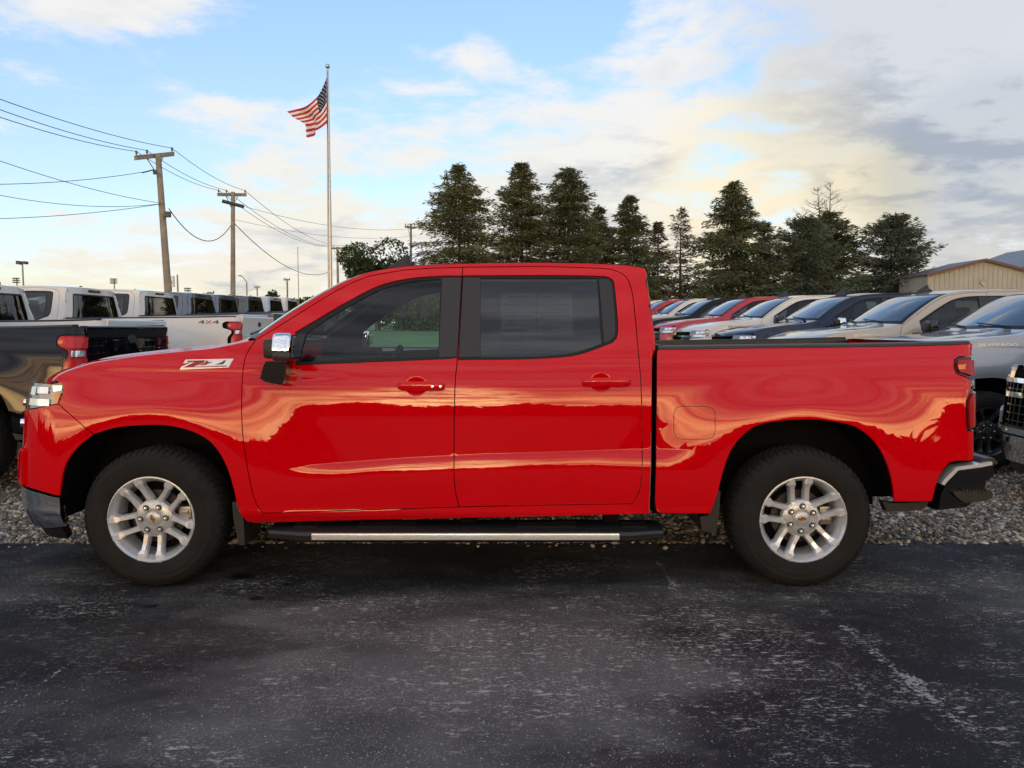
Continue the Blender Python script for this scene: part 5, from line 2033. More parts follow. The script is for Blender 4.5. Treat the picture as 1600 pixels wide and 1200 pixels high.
def spruce(px, top, Y, spread, label, needles, seed, dens=1.0, profile='cone', lean=0.0, tops=1, sparse_top=0.0, bare=0.0, droop=0.36, low=0.04, group='spruces behind the trucks'):
    rng = np.random.RandomState(seed)
    x0 = at(px, 480, Y).x
    zg = float(ground_z(x0, Y))
    H = at(px, top, Y).z - zg
    Rm = spread * Y / 1200 / 2 * (1.66 if profile == 'cone' else 1.40)
    t = thing('spruce_tree', (x0, Y, zg), label, 'tree', group)
    trunk = MB()
    tr = [(0, 0, -0.2), (0.02, 0, H * 0.3), (lean * 0.5, 0, H * 0.65), (lean, 0, H * 0.985)]
    trunk.tube(tr, [0.028 * H * 0.62, 0.028 * H * 0.45, 0.028 * H * 0.24, 0.015], 8)
    P, D, LL, WW = [], [], [], []
    limb = MB()
    z = low * H
    while z < H * 0.985:
        f = z / H
        if profile == 'cone':
            rad = Rm * min(1.0, (1 - f) ** 0.80 * 1.18) * (0.8 + 0.2 * min(1, f / 0.12))
        elif profile == 'round':
            rad = Rm * 1.08 * min(1.0, (1 - f) ** 0.58 * 1.06)
        else:
            rad = Rm * min(1.0, (1 - f) ** 1.25 * 1.5)
        nb = rng.randint(5, 8)
        for b in range(nb):
            az = rng.uniform(0, 2 * PI)
            Lb = rad * rng.uniform(0.62, 1.12)
            if rng.rand() < 0.10:
                Lb *= rng.uniform(1.05, 1.25)
            if Lb < 0.12:
                Lb = 0.12
            rise = rng.uniform(0.05, 0.45) if f > 0.5 else rng.uniform(-0.15, 0.25)
            d0 = np.array([math.cos(az), math.sin(az), rise])
            m = max(3, int(Lb / 0.16))
            tt = np.linspace(0.04, 1, m)
            cx_ = lean * f
            pts = np.stack([cx_ + d0[0] * Lb * tt, d0[1] * Lb * tt, z + Lb * (rise * tt - droop * tt ** 2 * (1 - 0.4 * f) + 0.10 * tt ** 4)], 1)
            isbare = rng.rand() < bare or (sparse_top and f > sparse_top)
            if Lb > 0.5 or isbare:
                limb.tube([tuple(pts[0]), tuple(pts[m // 2]), tuple(pts[-1])], [0.012 + 0.022 * Lb / 2.5, 0.010 + 0.010 * Lb / 3, 0.006], 4, cap=False)
            if isbare:
                # dead twigs only
                for q in range(int(4 + Lb * 3)):
                    k = rng.randint(m // 3, m)
                    dd = np.array([d0[0] + rng.normal() * 0.6, d0[1] + rng.normal() * 0.6, rng.uniform(-0.1, 0.7)])
                    e = pts[k] + dd * rng.uniform(0.1, 0.32)
                    limb.tube([tuple(pts[k]), tuple(e)], [0.009, 0.004], 3, cap=False)
                continue
            tang = np.gradient(pts, axis=0)
            tang /= np.maximum(np.linalg.norm(tang, axis=1, keepdims=True), 1e-6)
            side = np.cross(tang, [0, 0, 1.0])
            wloc = Lb * 0.30 * (1 - 0.75 * np.abs(tt - 0.45) * 1.3) + 0.12
            K = np.repeat(np.arange(m), rng.poisson(11.0 * dens, m))
            if not len(K):
                continue
            c = len(K)
            sgn = rng.choice([-1, 1], c)[:, None]
            u = rng.uniform(0, 1, c)[:, None]
            wl = wloc[K][:, None]
            zdn = np.zeros((c, 3))
            zdn[:, 2] = -0.16 * u[:, 0] * wl[:, 0] - rng.uniform(0, 0.12, c)
            P.append(pts[K] + side[K] * sgn * wl * u + zdn + rng.normal(size=(c, 3)) * (0.035 + 0.018 * Lb))
            dv = tang[K] * rng.uniform(0.5, 1.1, (c, 1)) + side[K] * sgn * rng.uniform(0.2, 1.0, (c, 1))
            dv[:, 2] += rng.uniform(-0.75, 0.25, c)
            D.append(dv)
            LL.append(rng.uniform(0.20, 0.44, c))
            WW.append(rng.uniform(0.022, 0.046, c))
        z += rng.uniform(0.20, 0.34) * (1.0 if f < 0.7 else 0.75)
    # leaders
    for q in range(tops):
        ox = lean + (0 if q == 0 else rng.uniform(0.5, 1.0) * (-1) ** q)
        hz = H * (1 if q == 0 else 0.965)
        if not sparse_top:
            for k in range(120):
                f = rng.uniform(0, 1)
                zz = hz - 0.1 - f * H * 0.11
                a = rng.uniform(0, 2 * PI)
                rr = 0.05 + 0.34 * f * rng.uniform(0, 1)
                P.append(np.array([[ox + rr * math.cos(a) * 0.4, rr * math.sin(a) * 0.4, zz]]))
                D.append(np.array([[math.cos(a), math.sin(a), rng.uniform(0.2, 1.3)]]))
                LL.append(np.array([rng.uniform(0.12, 0.28) * (0.5 + f)]))
                WW.append(np.array([rng.uniform(0.02, 0.04)]))
            if q > 0:
                limb.tube([(ox * 0.5, 0, hz * 0.80), (ox, 0, hz * 0.98)], [0.05, 0.015], 5)
    trunk.build('trunk', 'bark', t, auto=R(50))
    if limb.v:
        limb.build('limbs', 'bark_grey' if (sparse_top or bare > 0.3) else 'bark', t)
    V, F = sprigs(np.vstack(P), np.vstack(D), np.concatenate(LL), np.concatenate(WW), rng)
    new_obj('crown', raw_mesh('crown', V, F), t, needles)
    return t


SPR = [
    (718, 254, 58, 150, 'tall loose-limbed spruce at the left end of the conifer line', 'needles_olive', 21, dict(tops=2, dens=0.85, profile='cone')),
    (815, 251, 58, 118, 'tall twin-topped spruce, second from the left of the conifers', 'needles_olive', 22, dict(tops=2, dens=0.95)),
    (887, 260, 57, 112, 'dense round-topped spruce above the rear door window', 'needles_dark', 23, dict(profile='round', dens=0.95)),
    (934, 318, 60, 70, 'small spruce tucked right of the round-topped one', 'needles_olive', 24, dict(dens=0.85)),
    (982, 303, 57, 86, 'pointed dark spruce above the rear corner of the red cab', 'needles_dark', 25, dict(dens=1.1)),
    (1027, 346, 60, 50, 'thin short spruce just right of the red cab', 'needles_brown', 26, dict(dens=0.7, bare=0.25)),
    (1062, 321, 58, 62, 'thinning brownish spruce with see-through top', 'needles_brown', 27, dict(dens=0.5, bare=0.45)),
    (1141, 280, 56, 112, 'tall broad-shouldered spruce standing alone at the middle right', 'needles_dark', 28, dict(dens=1.05, profile='cone')),
    (1292, 330, 57, 132, 'spruce with a bare dead top', 'needles_dark', 29, dict(dens=1.0, profile='round')),
    (1252, 338, 54, 120, 'blue-green spruce in front of the dead-topped one', 'needles_blue', 30, dict(dens=1.05, profile='round', droop=0.12)),
    (1395, 333, 54, 128, 'broad blue-green spruce beside the metal shed', 'needles_blue', 31, dict(dens=1.2, profile='round', droop=0.12)),
    (1192, 345, 60, 60, 'low spruce filling between the broad-shouldered and blue-green ones', 'needles_dark', 32, dict(dens=0.9, profile='round')),
]
for a in SPR:
    t = spruce(a[0], a[1], a[2], a[3], a[4], a[5], a[6], **a[7])
    if 'dead top' in a[4]:
        rng = np.random.RandomState(77)
        db = MB()
        H0 = at(1292, 335, 57).z - t.location.z
        H1 = at(1292, 283, 57).z - t.location.z
        for ox, h1 in ((0.0, H1), (-0.95, H1 - 0.5)):
            db.tube([(ox * 0.6, 0, H0 - 1.5), (ox, 0, h1)], [0.07, 0.012], 5)
            for k in range(26):
                f = rng.uniform(0, 1)
                zz = H0 - 0.5 + (h1 - H0 + 0.3) * f
                az = rng.uniform(0, 2 * PI)
                Lb = (0.35 + 1.35 * (1 - f)) * rng.uniform(0.6, 1.1)
                p0 = Vector((ox, 0, zz))
                p1 = p0 + Vector((math.cos(az) * Lb * 0.6, math.sin(az) * Lb * 0.6, Lb * 0.22))
                p2 = p0 + Vector((math.cos(az) * Lb, math.sin(az) * Lb, Lb * 0.55))
                db.tube([p0, p1, p2], [0.022, 0.014, 0.006], 4, cap=False)
                for q in range(3):
                    s = p0.lerp(p2, rng.uniform(0.4, 0.95))
                    db.tube([s, s + Vector((rng.normal() * 0.18, rng.normal() * 0.18, rng.uniform(0.05, 0.25)))], [0.009, 0.004], 3, cap=False)
        for k in range(5):
            p0 = Vector((-0.5, 0, H0 - 0.4 - 0.35 * k))
            p2 = p0 + Vector((-2.2 - 0.25 * k, rng.uniform(-0.5, 0.5), 0.75 - 0.1 * k))
            db.tube([p0, p0.lerp(p2, 0.5) - Vector((0, 0, 0.2)), p2], [0.03, 0.018, 0.006], 4, cap=False)
        db.build('dead_top', 'bark_grey', t)


def leafy(px, top, Y, w_px, label, m, seed, n=7000, base=0.0, cat='tree', name='leafy_tree', leaf=0.16, group=None):
    rng = np.random.RandomState(seed)
    x0 = at(px, 480, Y).x
    zg = float(ground_z(x0, Y))
    H = at(px, top, Y).z - zg
    Rm = w_px * Y / 1200 / 2 * 1.15
    t = thing(name, (x0, Y, zg), label, cat, group)
    trunk = MB()
    trunk.tube([(0, 0, -0.2), (0.05, 0, H * 0.3), (0, 0, H * 0.6)], [0.035 * H, 0.026 * H, 0.012 * H], 7)
    blobs = []
    for k in range(26):
        a = rng.uniform(0, 2 * PI)
        f = rng.uniform(0.12 + base, 0.86)
        rr = Rm * math.sqrt(max(0.05, 1 - ((f - 0.42) / 0.58) ** 2)) * rng.uniform(0.25, 0.78)
        br = Rm * rng.uniform(0.24, 0.42)
        c = np.array([rr * math.cos(a), rr * math.sin(a), f * H])
        blobs.append((c, br))
        trunk.tube([(0, 0, H * 0.25), tuple(c * 0.6 + np.array([0, 0, H * 0.1])), tuple(c)], [0.012 * H, 0.007 * H, 0.02], 5, cap=False)
    P, D = [], []
    for k in range(n):
        c, br = blobs[rng.randint(len(blobs))]
        v = rng.normal(size=3)
        v /= np.linalg.norm(v)
        p = c + v * br * rng.uniform(0.55, 1.0) ** 0.6 * np.array([1, 1, 0.8])
        if p[2] < 0.1:
            p[2] = 0.1 + rng.uniform(0, 0.3)
        P.append(p)
        D.append(v * 0.5 + rng.normal(size=3))
    V, F = sprigs(np.array(P), np.array(D), rng.uniform(leaf * 0.8, leaf * 1.5, n), rng.uniform(leaf * 0.3, leaf * 0.5, n), rng)
    trunk.build('trunk', 'bark', t, auto=R(50))
    new_obj('crown', raw_mesh('crown', V, F), t, m)
    return t


leafy(590, 368, 52, 132, 'rounded dark green leafy tree above the windshield pillar', 'leaves', 41, n=16000)
leafy(668, 392, 60, 70, 'low light green shrub left of the tallest conifers', 'leaves_light', 42, n=4000, name='shrub', cat='shrub')
leafy(650, 452, 50, 92, 'dark rounded bush on the lawn seen through the cab window', 'leaves', 44, n=5000, name='bush', cat='bush')
leafy(325, 446, 110, 26, 'tiny far tree left of the second utility pole', 'leaves', 45, n=900, leaf=0.35)
leafy(424, 451, 105, 32, 'small spreading far tree right of the second utility pole', 'leaves', 46, n=1100, leaf=0.35)
leafy(480, 461, 95, 46, 'low far tree just left of the red windshield pillar', 'leaves', 47, n=1500, leaf=0.3)
leafy(1090, 440, 62, 80, 'pale undergrowth bush below the thinning spruce', 'leaves_light', 48, n=3500, name='bush', cat='bush')
leafy(750, 410, 66, 170, 'wide low bush behind the left conifers', 'leaves_light', 49, n=5000, name='bush', cat='bush')
leafy(960, 420, 66, 150, 'wide low bush behind the middle conifers', 'leaves_light', 50, n=5000, name='bush', cat='bush')

# ------------------------------------------------------------------ utility poles, wires, flag
vary(mat('pole_wood', (0.26, 0.225, 0.19), 0.9), 3, 0.25, bump=0.4, bscale=30)
mat('pole_metal', (0.50, 0.50, 0.50), 0.35, 0.8)
mat('wire', (0.02, 0.02, 0.022), 0.6)
mat('insulator', (0.16, 0.15, 0.15), 0.3)
mat('pole_grey', (0.25, 0.25, 0.25), 0.6)
mat('transformer', (0.06, 0.06, 0.065), 0.5)


def utility_pole(pxb, pyb, pxt, pyt, Y, arms, label, rad=0.165, name='utility_pole', gear=()):
    b = at(pxb, pyb, Y)
    tp = at(pxt, pyt, Y)
    d = (tp - b) / (tp.z - b.z)
    zg = float(ground_z(b.x, Y)) - 0.3
    base = b + d * (zg - b.z)
    o = thing(name, base, label, 'utility pole', 'utility poles on the left')
    L_ = tp - base
    pm = MB()
    pm.tube([(0, 0, 0), tuple(L_ * 0.5), tuple(L_)], [rad, rad * 0.86, rad * 0.70], 12)
    pm.build('pole', 'pole_wood', o, auto=R(50))
    ends = []
    for (xl, yl, xr, yr, thick, ydep) in arms:
        A = at(xl, yl, Y - ydep) - base
        B = at(xr, yr, Y + ydep) - base
        am = MB()
        dirv = (B - A).normalized()
        up = Vector((0, 0, 1))
        sd_ = dirv.cross(up).normalized()
        hw, hh = thick * 0.45, thick * 0.6
        off = sd_ * (-rad)
        v = [p + sd_ * hw * i + up * hh * j + off for p in (A, B) for i, j in ((-1, -1), (1, -1), (1, 1), (-1, 1))]
        am.add(v, [(0, 1, 2, 3), (7, 6, 5, 4), (0, 4, 5, 1), (1, 5, 6, 2), (2, 6, 7, 3), (3, 7, 4, 0)])
        arm = am.build('crossarm', 'pole_wood', o)
        for q in (-1, 1):
            br = MB()
            mid = (A + B) / 2
            e = mid + (B - A) * 0.24 * q + off
            br.tube([tuple(e), tuple(L_ * ((mid.z - 0.75) / L_.z) + off)], 0.022, 5)
            br.build('arm_brace', 'pole_grey', o)
        for f in (0.03, 0.30, 0.97):
            p = A + (B - A) * f + off + up * hh
            im = MB()
            im.lathe([(0.0, 0.20), (0.04, 0.19), (0.055, 0.13), (0.035, 0.10), (0.06, 0.06), (0.02, 0.03), (0.02, -0.02)], 8, axis='z', center=tuple(p))
            im.build('insulator', 'insulator', o)
            ends.append(base + p + up * 0.16)
    return o, ends, base, L_


p1, e1, b1, L1 = utility_pole(262, 446, 247, 241, 34, [(216, 246, 275, 240, 0.17, 0.9)], 'nearest leaning wooden utility pole with one crossarm', 0.17)
p2, e2, b2, L2 = utility_pole(364, 452, 364, 300, 46, [(343, 303.5, 387, 304, 0.15, 0.8)], 'second wooden utility pole with two crossarms left of the flagpole', 0.16)
p3, e3, b3, L3 = utility_pole(528, 440, 527, 386, 88, [(516, 388, 540, 387.5, 0.16, 0.8)], 'small far utility pole right of the flagpole', 0.17)
p4, e4, b4, L4 = utility_pole(642, 420, 642, 351, 70, [(635, 354, 650, 356, 0.14, 0.6)], 'far utility pole at the left edge of the conifers', 0.14)
p5, e5, b5, L5 = utility_pole(449, 468, 449, 435.5, 100, [(444.5, 437, 454, 437, 0.14, 0.4)], 'short far pole between the second utility pole and the flagpole', 0.14)
p6, e6, b6, L6 = utility_pole(402, 462, 402, 446.5, 140, [(397, 448.5, 407, 448.5, 0.16, 0.4)], 'tiny far utility pole right of the cobra-head lamp', 0.15)
# slanting second arm of pole two
am = MB()
A, B = at(347, 314, 45.6) - b2, at(381, 323, 46.2) - b2
am.tube([tuple(A), tuple(B)], 0.11, 6)
am.build('equipment_arm', 'transformer', p2)
gm = MB()
q = at(262, 335, 33.7) - b1
gm.box(q.x - 0.12, q.x + 0.12, q.y - 0.1, q.y + 0.1, q.z - 0.12, q.z + 0.12, ch=0.03)
gm.tube([tuple(q), tuple(at(257, 341, 33.8) - b1)], 0.03, 5)
gm.build('service_box', 'transformer', p1)
gm = MB()
q = at(242, 266, 33.6) - b1
gm.tube([tuple(q), tuple(at(243, 272, 33.6) - b1)], 0.10, 8)
gm.tube([tuple(at(241, 265, 33.6) - b1), tuple(at(222, 270, 33.2) - b1)], 0.03, 6)
gm.build('cutout_switch', 'transformer', p1)


def wire(name, a, b, sag, label, r=0.013, seg=26, ext=1.0):
    a, b = Vector(a), Vector(b)
    # runs on past the edge of the view towards the next support
    seg = int(seg * ext)
    pts = []
    mid = (a + b) / 2
    for i in range(seg + 1):
        t = ext * i / seg
        p = a + (b - a) * t
        p.z -= sag * 4 * t * (1 - t)
        pts.append(tuple(p - a))
    m = MB()
    m.tube(pts, r, 5)
    o = m.build('overhead_wire', 'wire', None)
    o.location = a
    o['label'] = label
    o['category'] = 'wire'
    o['group'] = 'overhead wires'
    return o


for i, (yl, lb) in enumerate(((172, 'lowest'), (150, 'middle'), (132, 'topmost'))):
    far = at(-330, yl - 118 + i * 4, 16)
    wire('w', e1[i], far, 0.35, ext=1.5, label= f'{lb} of three power lines from the leaning pole to the upper left')
for i, nm in enumerate(('left', 'middle', 'right')):
    wire('w', e1[i], e2[i], 0.25, f'{nm} power line between the two near poles')
    wire('w', e2[i], e3[i], 0.9, f'{nm} power line from the second pole to the pole right of the flagpole', r=0.016)
C1 = at(256, 318, 34)
wire('w', at(264, 326, 34), at(361, 352, 46), 1.15, 'slack cable hanging between the two near poles', r=0.022)
wire('w', at(367, 350, 46), at(516, 424, 80), 1.35, 'slack cable from the second pole towards the flagpole foot', r=0.024)
wire('w', at(222, 269, 33.2), at(-60, 288, 26), 0.15, ext=1.9, label= 'upper nearly level wire from the leaning pole to the left edge', r=0.012)
wire('w', C1, at(-60, 230, 22), 0.2, ext=1.9, label= 'long wire slanting from mid pole up to the left edge', r=0.011)
wire('w', C1, at(-60, 292, 27), 0.35, ext=1.9, label= 'lower wire curving from mid pole to the left edge', r=0.011)
wire('w', C1, at(-60, 343, 29), 0.15, ext=1.9, label= 'lowest wire falling from mid pole to the left edge', r=0.012)
wire('w', at(380, 322, 46), at(660, 355, 70), 0.7, 'thin wire from the second pole to the conifer pole', r=0.012)
wire('w', at(366, 343, 46), at(650, 368, 70), 0.6, 'faint lower wire from the second pole to the conifer pole', r=0.010)
wire('w', at(330, 464, 130), at(402, 450, 140), 0.3, 'short far wire above the blue truck roofs', r=0.018)

# flagpole and flag
FY = 40.0
fb = at(515.5, 455, FY)
ft_ = at(512, 108, FY)
fx = ft_.x
fz = float(ground_z(fx, FY)) - 0.2
fp_ = thing('flagpole', (fb.x, FY, fz), 'tall silver flagpole with a ball on top', 'flagpole')
pm = MB()
topv = Vector((fx - fb.x, 0, ft_.z - fz))
pm.tube([(0, 0, 0), tuple(topv * 0.5), tuple(topv)], [0.125, 0.105, 0.055], 14)
pm.build('pole', 'pole_metal', fp_, auto=R(50))
bm_ = MB()
bm_.lathe([(0.12 * math.sin(a), -0.12 * math.cos(a)) for a in np.linspace(0, PI, 11)], 16, axis='z', center=tuple(topv + Vector((0, 0, 0.14))))
bm_.build('ball', 'pole_metal', fp_, smooth=True)
hm = MB()
hm.tube([(0.0, -0.14, 1.0), tuple(topv + Vector((0, -0.10, -0.1)))], 0.012, 4)
hm.build('halyard', 'wire', fp_)

mat('flag_red', (0.42, 0.018, 0.045), 0.8)
mat('flag_white', (0.74, 0.72, 0.72), 0.8)
mat('flag_blue', (0.010, 0.014, 0.055), 0.8)


def crv(pts, t):
    pts = [np.array(p, float) for p in pts]
    d = np.r_[0, np.cumsum([np.linalg.norm(pts[i + 1] - pts[i]) for i in range(len(pts) - 1)])]
    sp = np.array(spline(pts, 1.0) + [pts[-1]])
    dd_ = np.r_[0, np.cumsum(np.linalg.norm(np.diff(sp, axis=0), axis=1))]
    return np.array([np.interp(t * dd_[-1], dd_, sp[:, 0]), np.interp(t * dd_[-1], dd_, sp[:, 1])])


def flag():
    top = [(510.5, 121), (507, 130), (500, 145), (493, 154), (478, 166), (462, 171), (448.5, 174)]
    bot = [(511, 192.5), (504, 198), (497, 202.5), (491.5, 205), (492.5, 211), (485, 214), (479, 215)]
    fly = [(448.5, 174), (458, 183), (470, 190), (477, 195), (478, 205), (479, 215)]
    hoist = [(510.5, 121), (510.3, 145), (510.6, 170), (511, 192.5)]
    nu, nv = 48, 52
    o = thing('flag', tuple(at(510.5, 156, FY - 0.2)), 'stars and stripes flag blowing left from the flagpole', 'flag')
    org = o.location
    G = np.zeros((nv + 1, nu + 1, 3))
    for j in range(nv + 1):
        for i in range(nu + 1):
            u, v = i / nu, j / nv
            c = (1 - v) * crv(top, u) + v * crv(bot, u) + (1 - u) * crv(hoist, v) + u * crv(fly, v)
            q = (1 - u) * (1 - v) * np.array(top[0]) + u * (1 - v) * np.array(top[-1]) + (1 - u) * v * np.array(bot[0]) + u * v * np.array(bot[-1])
            p = c - q
            y = FY - 0.2 + 0.30 * math.sin(u * 9 + v * 2.5) * u + 0.5 * u
            G[j, i] = np.array(at(p[0], p[1], y) - org)
    V = G.reshape(-1, 3)
    n = nu + 1

    def faces(sel):
        return [(j * n + i, j * n + i + 1, (j + 1) * n + i + 1, (j + 1) * n + i) for j in range(nv) for i in range(nu) if sel(i, j)]
    cu_, cv_ = int(nu * 0.40), nv * 7 // 13
    can = lambda i, j: i < cu_ and j < cv_

    def part(name, fs, m):
        used = sorted({a for f in fs for a in f})
        mp = {a: k for k, a in enumerate(used)}
        return new_obj(name, mesh_np(name, V[used], [tuple(mp[a] for a in f) for f in fs], True), o, m)
    part('canton', faces(can), 'flag_blue')
    for s in range(13):
        a, b = s * nv // 13, (s + 1) * nv // 13
        part('stripe', faces(lambda i, j: a <= j < b and not can(i, j)), 'flag_red' if s % 2 == 0 else 'flag_white')
    # stars
    cnt = MB()
    for r_ in range(9):
        for c_ in range(6 if r_ % 2 == 0 else 5):
            u = (c_ + (0.5 if r_ % 2 == 0 else 1.0)) / 6 * cu_ / nu
            v = (r_ + 0.8) / 10.2 * cv_ / nv
            fi_, fj_ = u * nu, v * nv
            i, j = int(fi_), int(fj_)
            p = G[j, i] * (1 - fi_ + i) + G[j, i + 1] * (fi_ - i)
            p = p + (G[j + 1, i] - G[j, i]) * (fj_ - j) + np.array([0, -0.012, 0])
            R0 = 0.03
            pts = []
            for k in range(10):
                rr = R0 if k % 2 == 0 else R0 * 0.42
                t = PI / 2 + k * PI / 5
                pts.append((p[0] + rr * math.cos(t) * 0.8, p[1], p[2] + rr * math.sin(t)))
            cnt.add(pts, [tuple(range(10))])
    new_obj('stars', mesh_np('stars', cnt.v, cnt.f), o, 'flag_white', kind='stuff')


flag()


# distant street lights, stadium racks, sign, antenna
def far_post(px, yb, yt, Y, label, cat, name, kind, rad=0.08):
    b, tp = at(px, yb, Y), at(px, yt, Y)
    zg = float(ground_z(b.x, Y)) - 0.2
    o = thing(name, (b.x, Y, zg), label, cat)
    h = tp.z - zg
    m = MB()
    m.tube([(0, 0, 0), (0, 0, h)], [rad, rad * 0.7], 8)
    m.build('pole', 'pole_grey', o, auto=R(50))
    s = Y / 1200
    if kind == 'double':
        for q in (-1, 1):
            k = MB()
            k.box(q * 2.0 * s, q * 7.0 * s, -0.3, 0.3, h - 0.05, h + 0.25, ch=0.04)
            k.tube([(0, 0, h), (q * 3 * s, 0, h + 0.05)], 0.05, 5)
            k.build('lamp_head', 'transformer', o)
    if kind == 'cobra':
        k = MB()
        k.tube([(0, 0, h), (-5 * s, 0, h + 7 * s), (-9 * s, 0, h + 10 * s)], 0.06, 5)
        k.build('lamp_arm', 'pole_grey', o)
        k = MB()
        k.box(-12 * s, -8.5 * s, -0.15, 0.15, h + 9.5 * s, h + 11 * s, ch=0.03)
        k.build('lamp_head', 'pole_grey', o)
    if kind == 'rack':
        for r_ in range(3):
            k = MB()
            k.box(-5 * s, 5 * s, -0.2, 0.2, h - (1 + r_ * 3) * s, h - (0.3 + r_ * 3) * s)
            rb_ = k.build('rack_bar', 'transformer', o)
            for c_ in range(4):
                k = MB()
                x = (-4 + c_ * 2.6) * s
                k.box(x - 0.8 * s, x + 0.8 * s, -0.5, -0.2, h - (1.6 + r_ * 3) * s, h + (0.3 - r_ * 3) * s)
                k.build('floodlight', 'transformer', rb_)
    if kind == 'sign':
        k = MB()
        k.box(-5 * s, 5 * s, -0.2, 0.2, h - 17 * s, h, ch=0.05)
        f = k.build('sign_face', 'flag_white', o)
        k = MB()
        k.lathe([(2.2 * s, 0.0), (3.0 * s, -0.05), (3.0 * s, 0.05)], 20, center=(0, -0.25, h - 9 * s))
        k.build('sign_emblem', 'gold', f)
    return o


far_post(37, 455, 412, 85, 'grey parking-lot lamp with twin heads at the far left', 'street lamp', 'street_lamp', 'double', 0.11)
far_post(386, 465, 441, 100, 'far cobra-head street lamp right of the second utility pole', 'street lamp', 'street_lamp', 'cobra', 0.12)
far_post(467, 480, 386, 60, 'very thin antenna mast left of the flagpole', 'mast', 'antenna_mast', 'none', 0.035)
far_post(278, 458, 429, 95, 'short bare post right of the leaning pole', 'post', 'post', 'none', 0.14)
far_post(27, 455, 434.5, 190, 'far stadium floodlight rack near the left edge', 'floodlight', 'stadium_light', 'rack', 0.2)
far_post(179, 455, 435.5, 190, 'far stadium floodlight rack above the white cabs', 'floodlight', 'stadium_light', 'rack', 0.2)
far_post(294, 462, 450, 210, 'far stadium floodlight rack above the slate blue cab', 'floodlight', 'stadium_light', 'rack', 0.2)
far_post(268, 460, 431, 90, 'far white sign panel with gold emblem behind the leaning pole', 'sign', 'pole_sign', 'sign', 0.1)

# ------------------------------------------------------------------ sheds
vary(mat('metal_siding', (0.33, 0.325, 0.305), 0.55), 0.6, 0.10)
vary(mat('metal_roof', (0.10, 0.095, 0.095), 0.5), 0.6, 0.15)
vary(mat('metal_roof_grey', (0.16, 0.18, 0.20), 0.5), 0.6, 0.15)
mat('trim_brown', (0.12, 0.055, 0.04), 0.6)


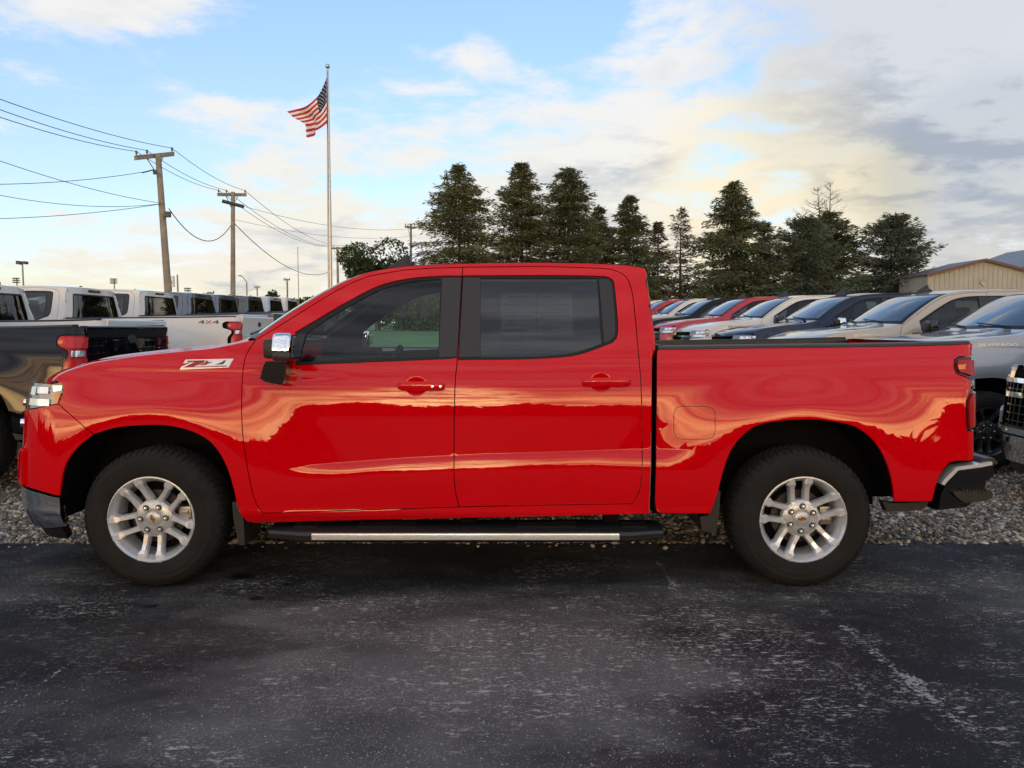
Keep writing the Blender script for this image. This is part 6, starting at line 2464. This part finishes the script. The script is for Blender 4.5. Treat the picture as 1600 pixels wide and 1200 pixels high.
def shed(label, Y, pk, le, re, depth, wallm, roofm, vent=True):
    P, A, B = at(*pk, Y), at(*le, Y), at(*re, Y)
    zg = float(ground_z(P.x, Y)) - 0.3
    o = thing('metal_shed', (P.x, Y, zg), label, 'building')
    base = o.location
    p, a, b = P - base, A - base, B - base
    w = MB()
    w.add([(a.x, 0, 0), (b.x, 0, 0), tuple(b), tuple(p), tuple(a)], [(0, 1, 2, 3, 4)])
    w.add([(a.x, depth, 0), (b.x, depth, 0), (b.x, depth, b.z), (p.x, depth, p.z), (a.x, depth, a.z)], [(4, 3, 2, 1, 0)])
    w.add([(a.x, 0, 0), (a.x, 0, a.z), (a.x, depth, a.z), (a.x, depth, 0)], [(0, 1, 2, 3)])
    w.add([(b.x, 0, 0), (b.x, 0, b.z), (b.x, depth, b.z), (b.x, depth, 0)], [(0, 1, 2, 3)])
    wo = w.build('wall', wallm, o)
    x = a.x + 0.15
    rib = MB()
    while x < b.x:
        zt_ = a.z + (p.z - a.z) * (x - a.x) / (p.x - a.x) if x < p.x else p.z + (b.z - p.z) * (x - p.x) / (b.x - p.x)
        rib.add([(x - 0.03, 0, 0), (x - 0.015, -0.035, 0), (x + 0.015, -0.035, 0), (x + 0.03, 0, 0), (x - 0.03, 0, zt_), (x - 0.015, -0.035, zt_), (x + 0.015, -0.035, zt_), (x + 0.03, 0, zt_)], [(0, 1, 5, 4), (1, 2, 6, 5), (2, 3, 7, 6)])
        x += 0.30
    rib.build('wall_ribs', wallm, wo, kind='stuff')
    for q in (a, b):
        d = Vector((q.x - p.x, 0, q.z - p.z))
        e = p + d * 1.05
        r = MB()
        r.add([(p.x, -0.25, p.z + 0.03), (e.x, -0.25, e.z + 0.03), (e.x, depth + 0.2, e.z + 0.03), (p.x, depth + 0.2, p.z + 0.03), (p.x, -0.25, p.z + 0.10), (e.x, -0.25, e.z + 0.10), (e.x, depth + 0.2, e.z + 0.10), (p.x, depth + 0.2, p.z + 0.10)],
              [(0, 1, 2, 3), (7, 6, 5, 4), (0, 4, 5, 1), (1, 5, 6, 2), (2, 6, 7, 3)])
        ro = r.build('roof_slope', roofm, o)
        f = MB()
        f.add([(p.x, -0.27, p.z - 0.06), (e.x, -0.27, e.z - 0.06), (e.x, -0.27, e.z + 0.11), (p.x, -0.27, p.z + 0.11)], [(0, 1, 2, 3)])
        f.add([(p.x, -0.255, p.z - 0.06), (e.x, -0.255, e.z - 0.06), (e.x, -0.255, e.z + 0.11), (p.x, -0.255, p.z + 0.11)], [(3, 2, 1, 0)])
        f.build('fascia', 'trim_brown', o)
    if vent:
        v = MB()
        v.lathe([(0.0, -0.06), (0.13, -0.06), (0.17, -0.08), (0.19, 0.0)], 20, center=(p.x, 0, p.z - 1.35))
        v.build('gable_vent', 'metal_siding', o, auto=R(40))
    return o


shed('beige ribbed metal shed with low gable at the right', 48, (1537, 407), (1450, 430), (1626, 430), 3.5, 'metal_siding', 'metal_roof')
shed('grey roofed building peeking at the right edge behind the shed', 75, (1720, 374), (1592, 420), (1850, 420), 14, 'metal_siding', 'metal_roof_grey', False)

# wood behind the photographer, mirrored in the paint
rng = np.random.RandomState(91)
n = 16000
az = rng.uniform(-1.35, 1.35, n)
rad = rng.uniform(62, 80, n)
hh = 2.2 + 1.5 * np.sin(az * 9) ** 2 + 1.1 * np.sin(az * 23 + 1) + 0.6 * np.sin(az * 51)
zz = rng.uniform(0, 1, n) ** 0.8 * np.maximum(1.2, hh)
P = np.stack([rad * np.sin(az), -rad * np.cos(az), zz], 1)
V, F = sprigs(P, rng.normal(size=(n, 3)), rng.uniform(1.0, 2.2, n), rng.uniform(0.4, 0.8, n), rng)
new_obj('distant_wood', raw_mesh('distant_wood', V, F), None, 'leaves', kind='stuff', label='low far wood across the road, seen mirrored in the red doors', category='wood')
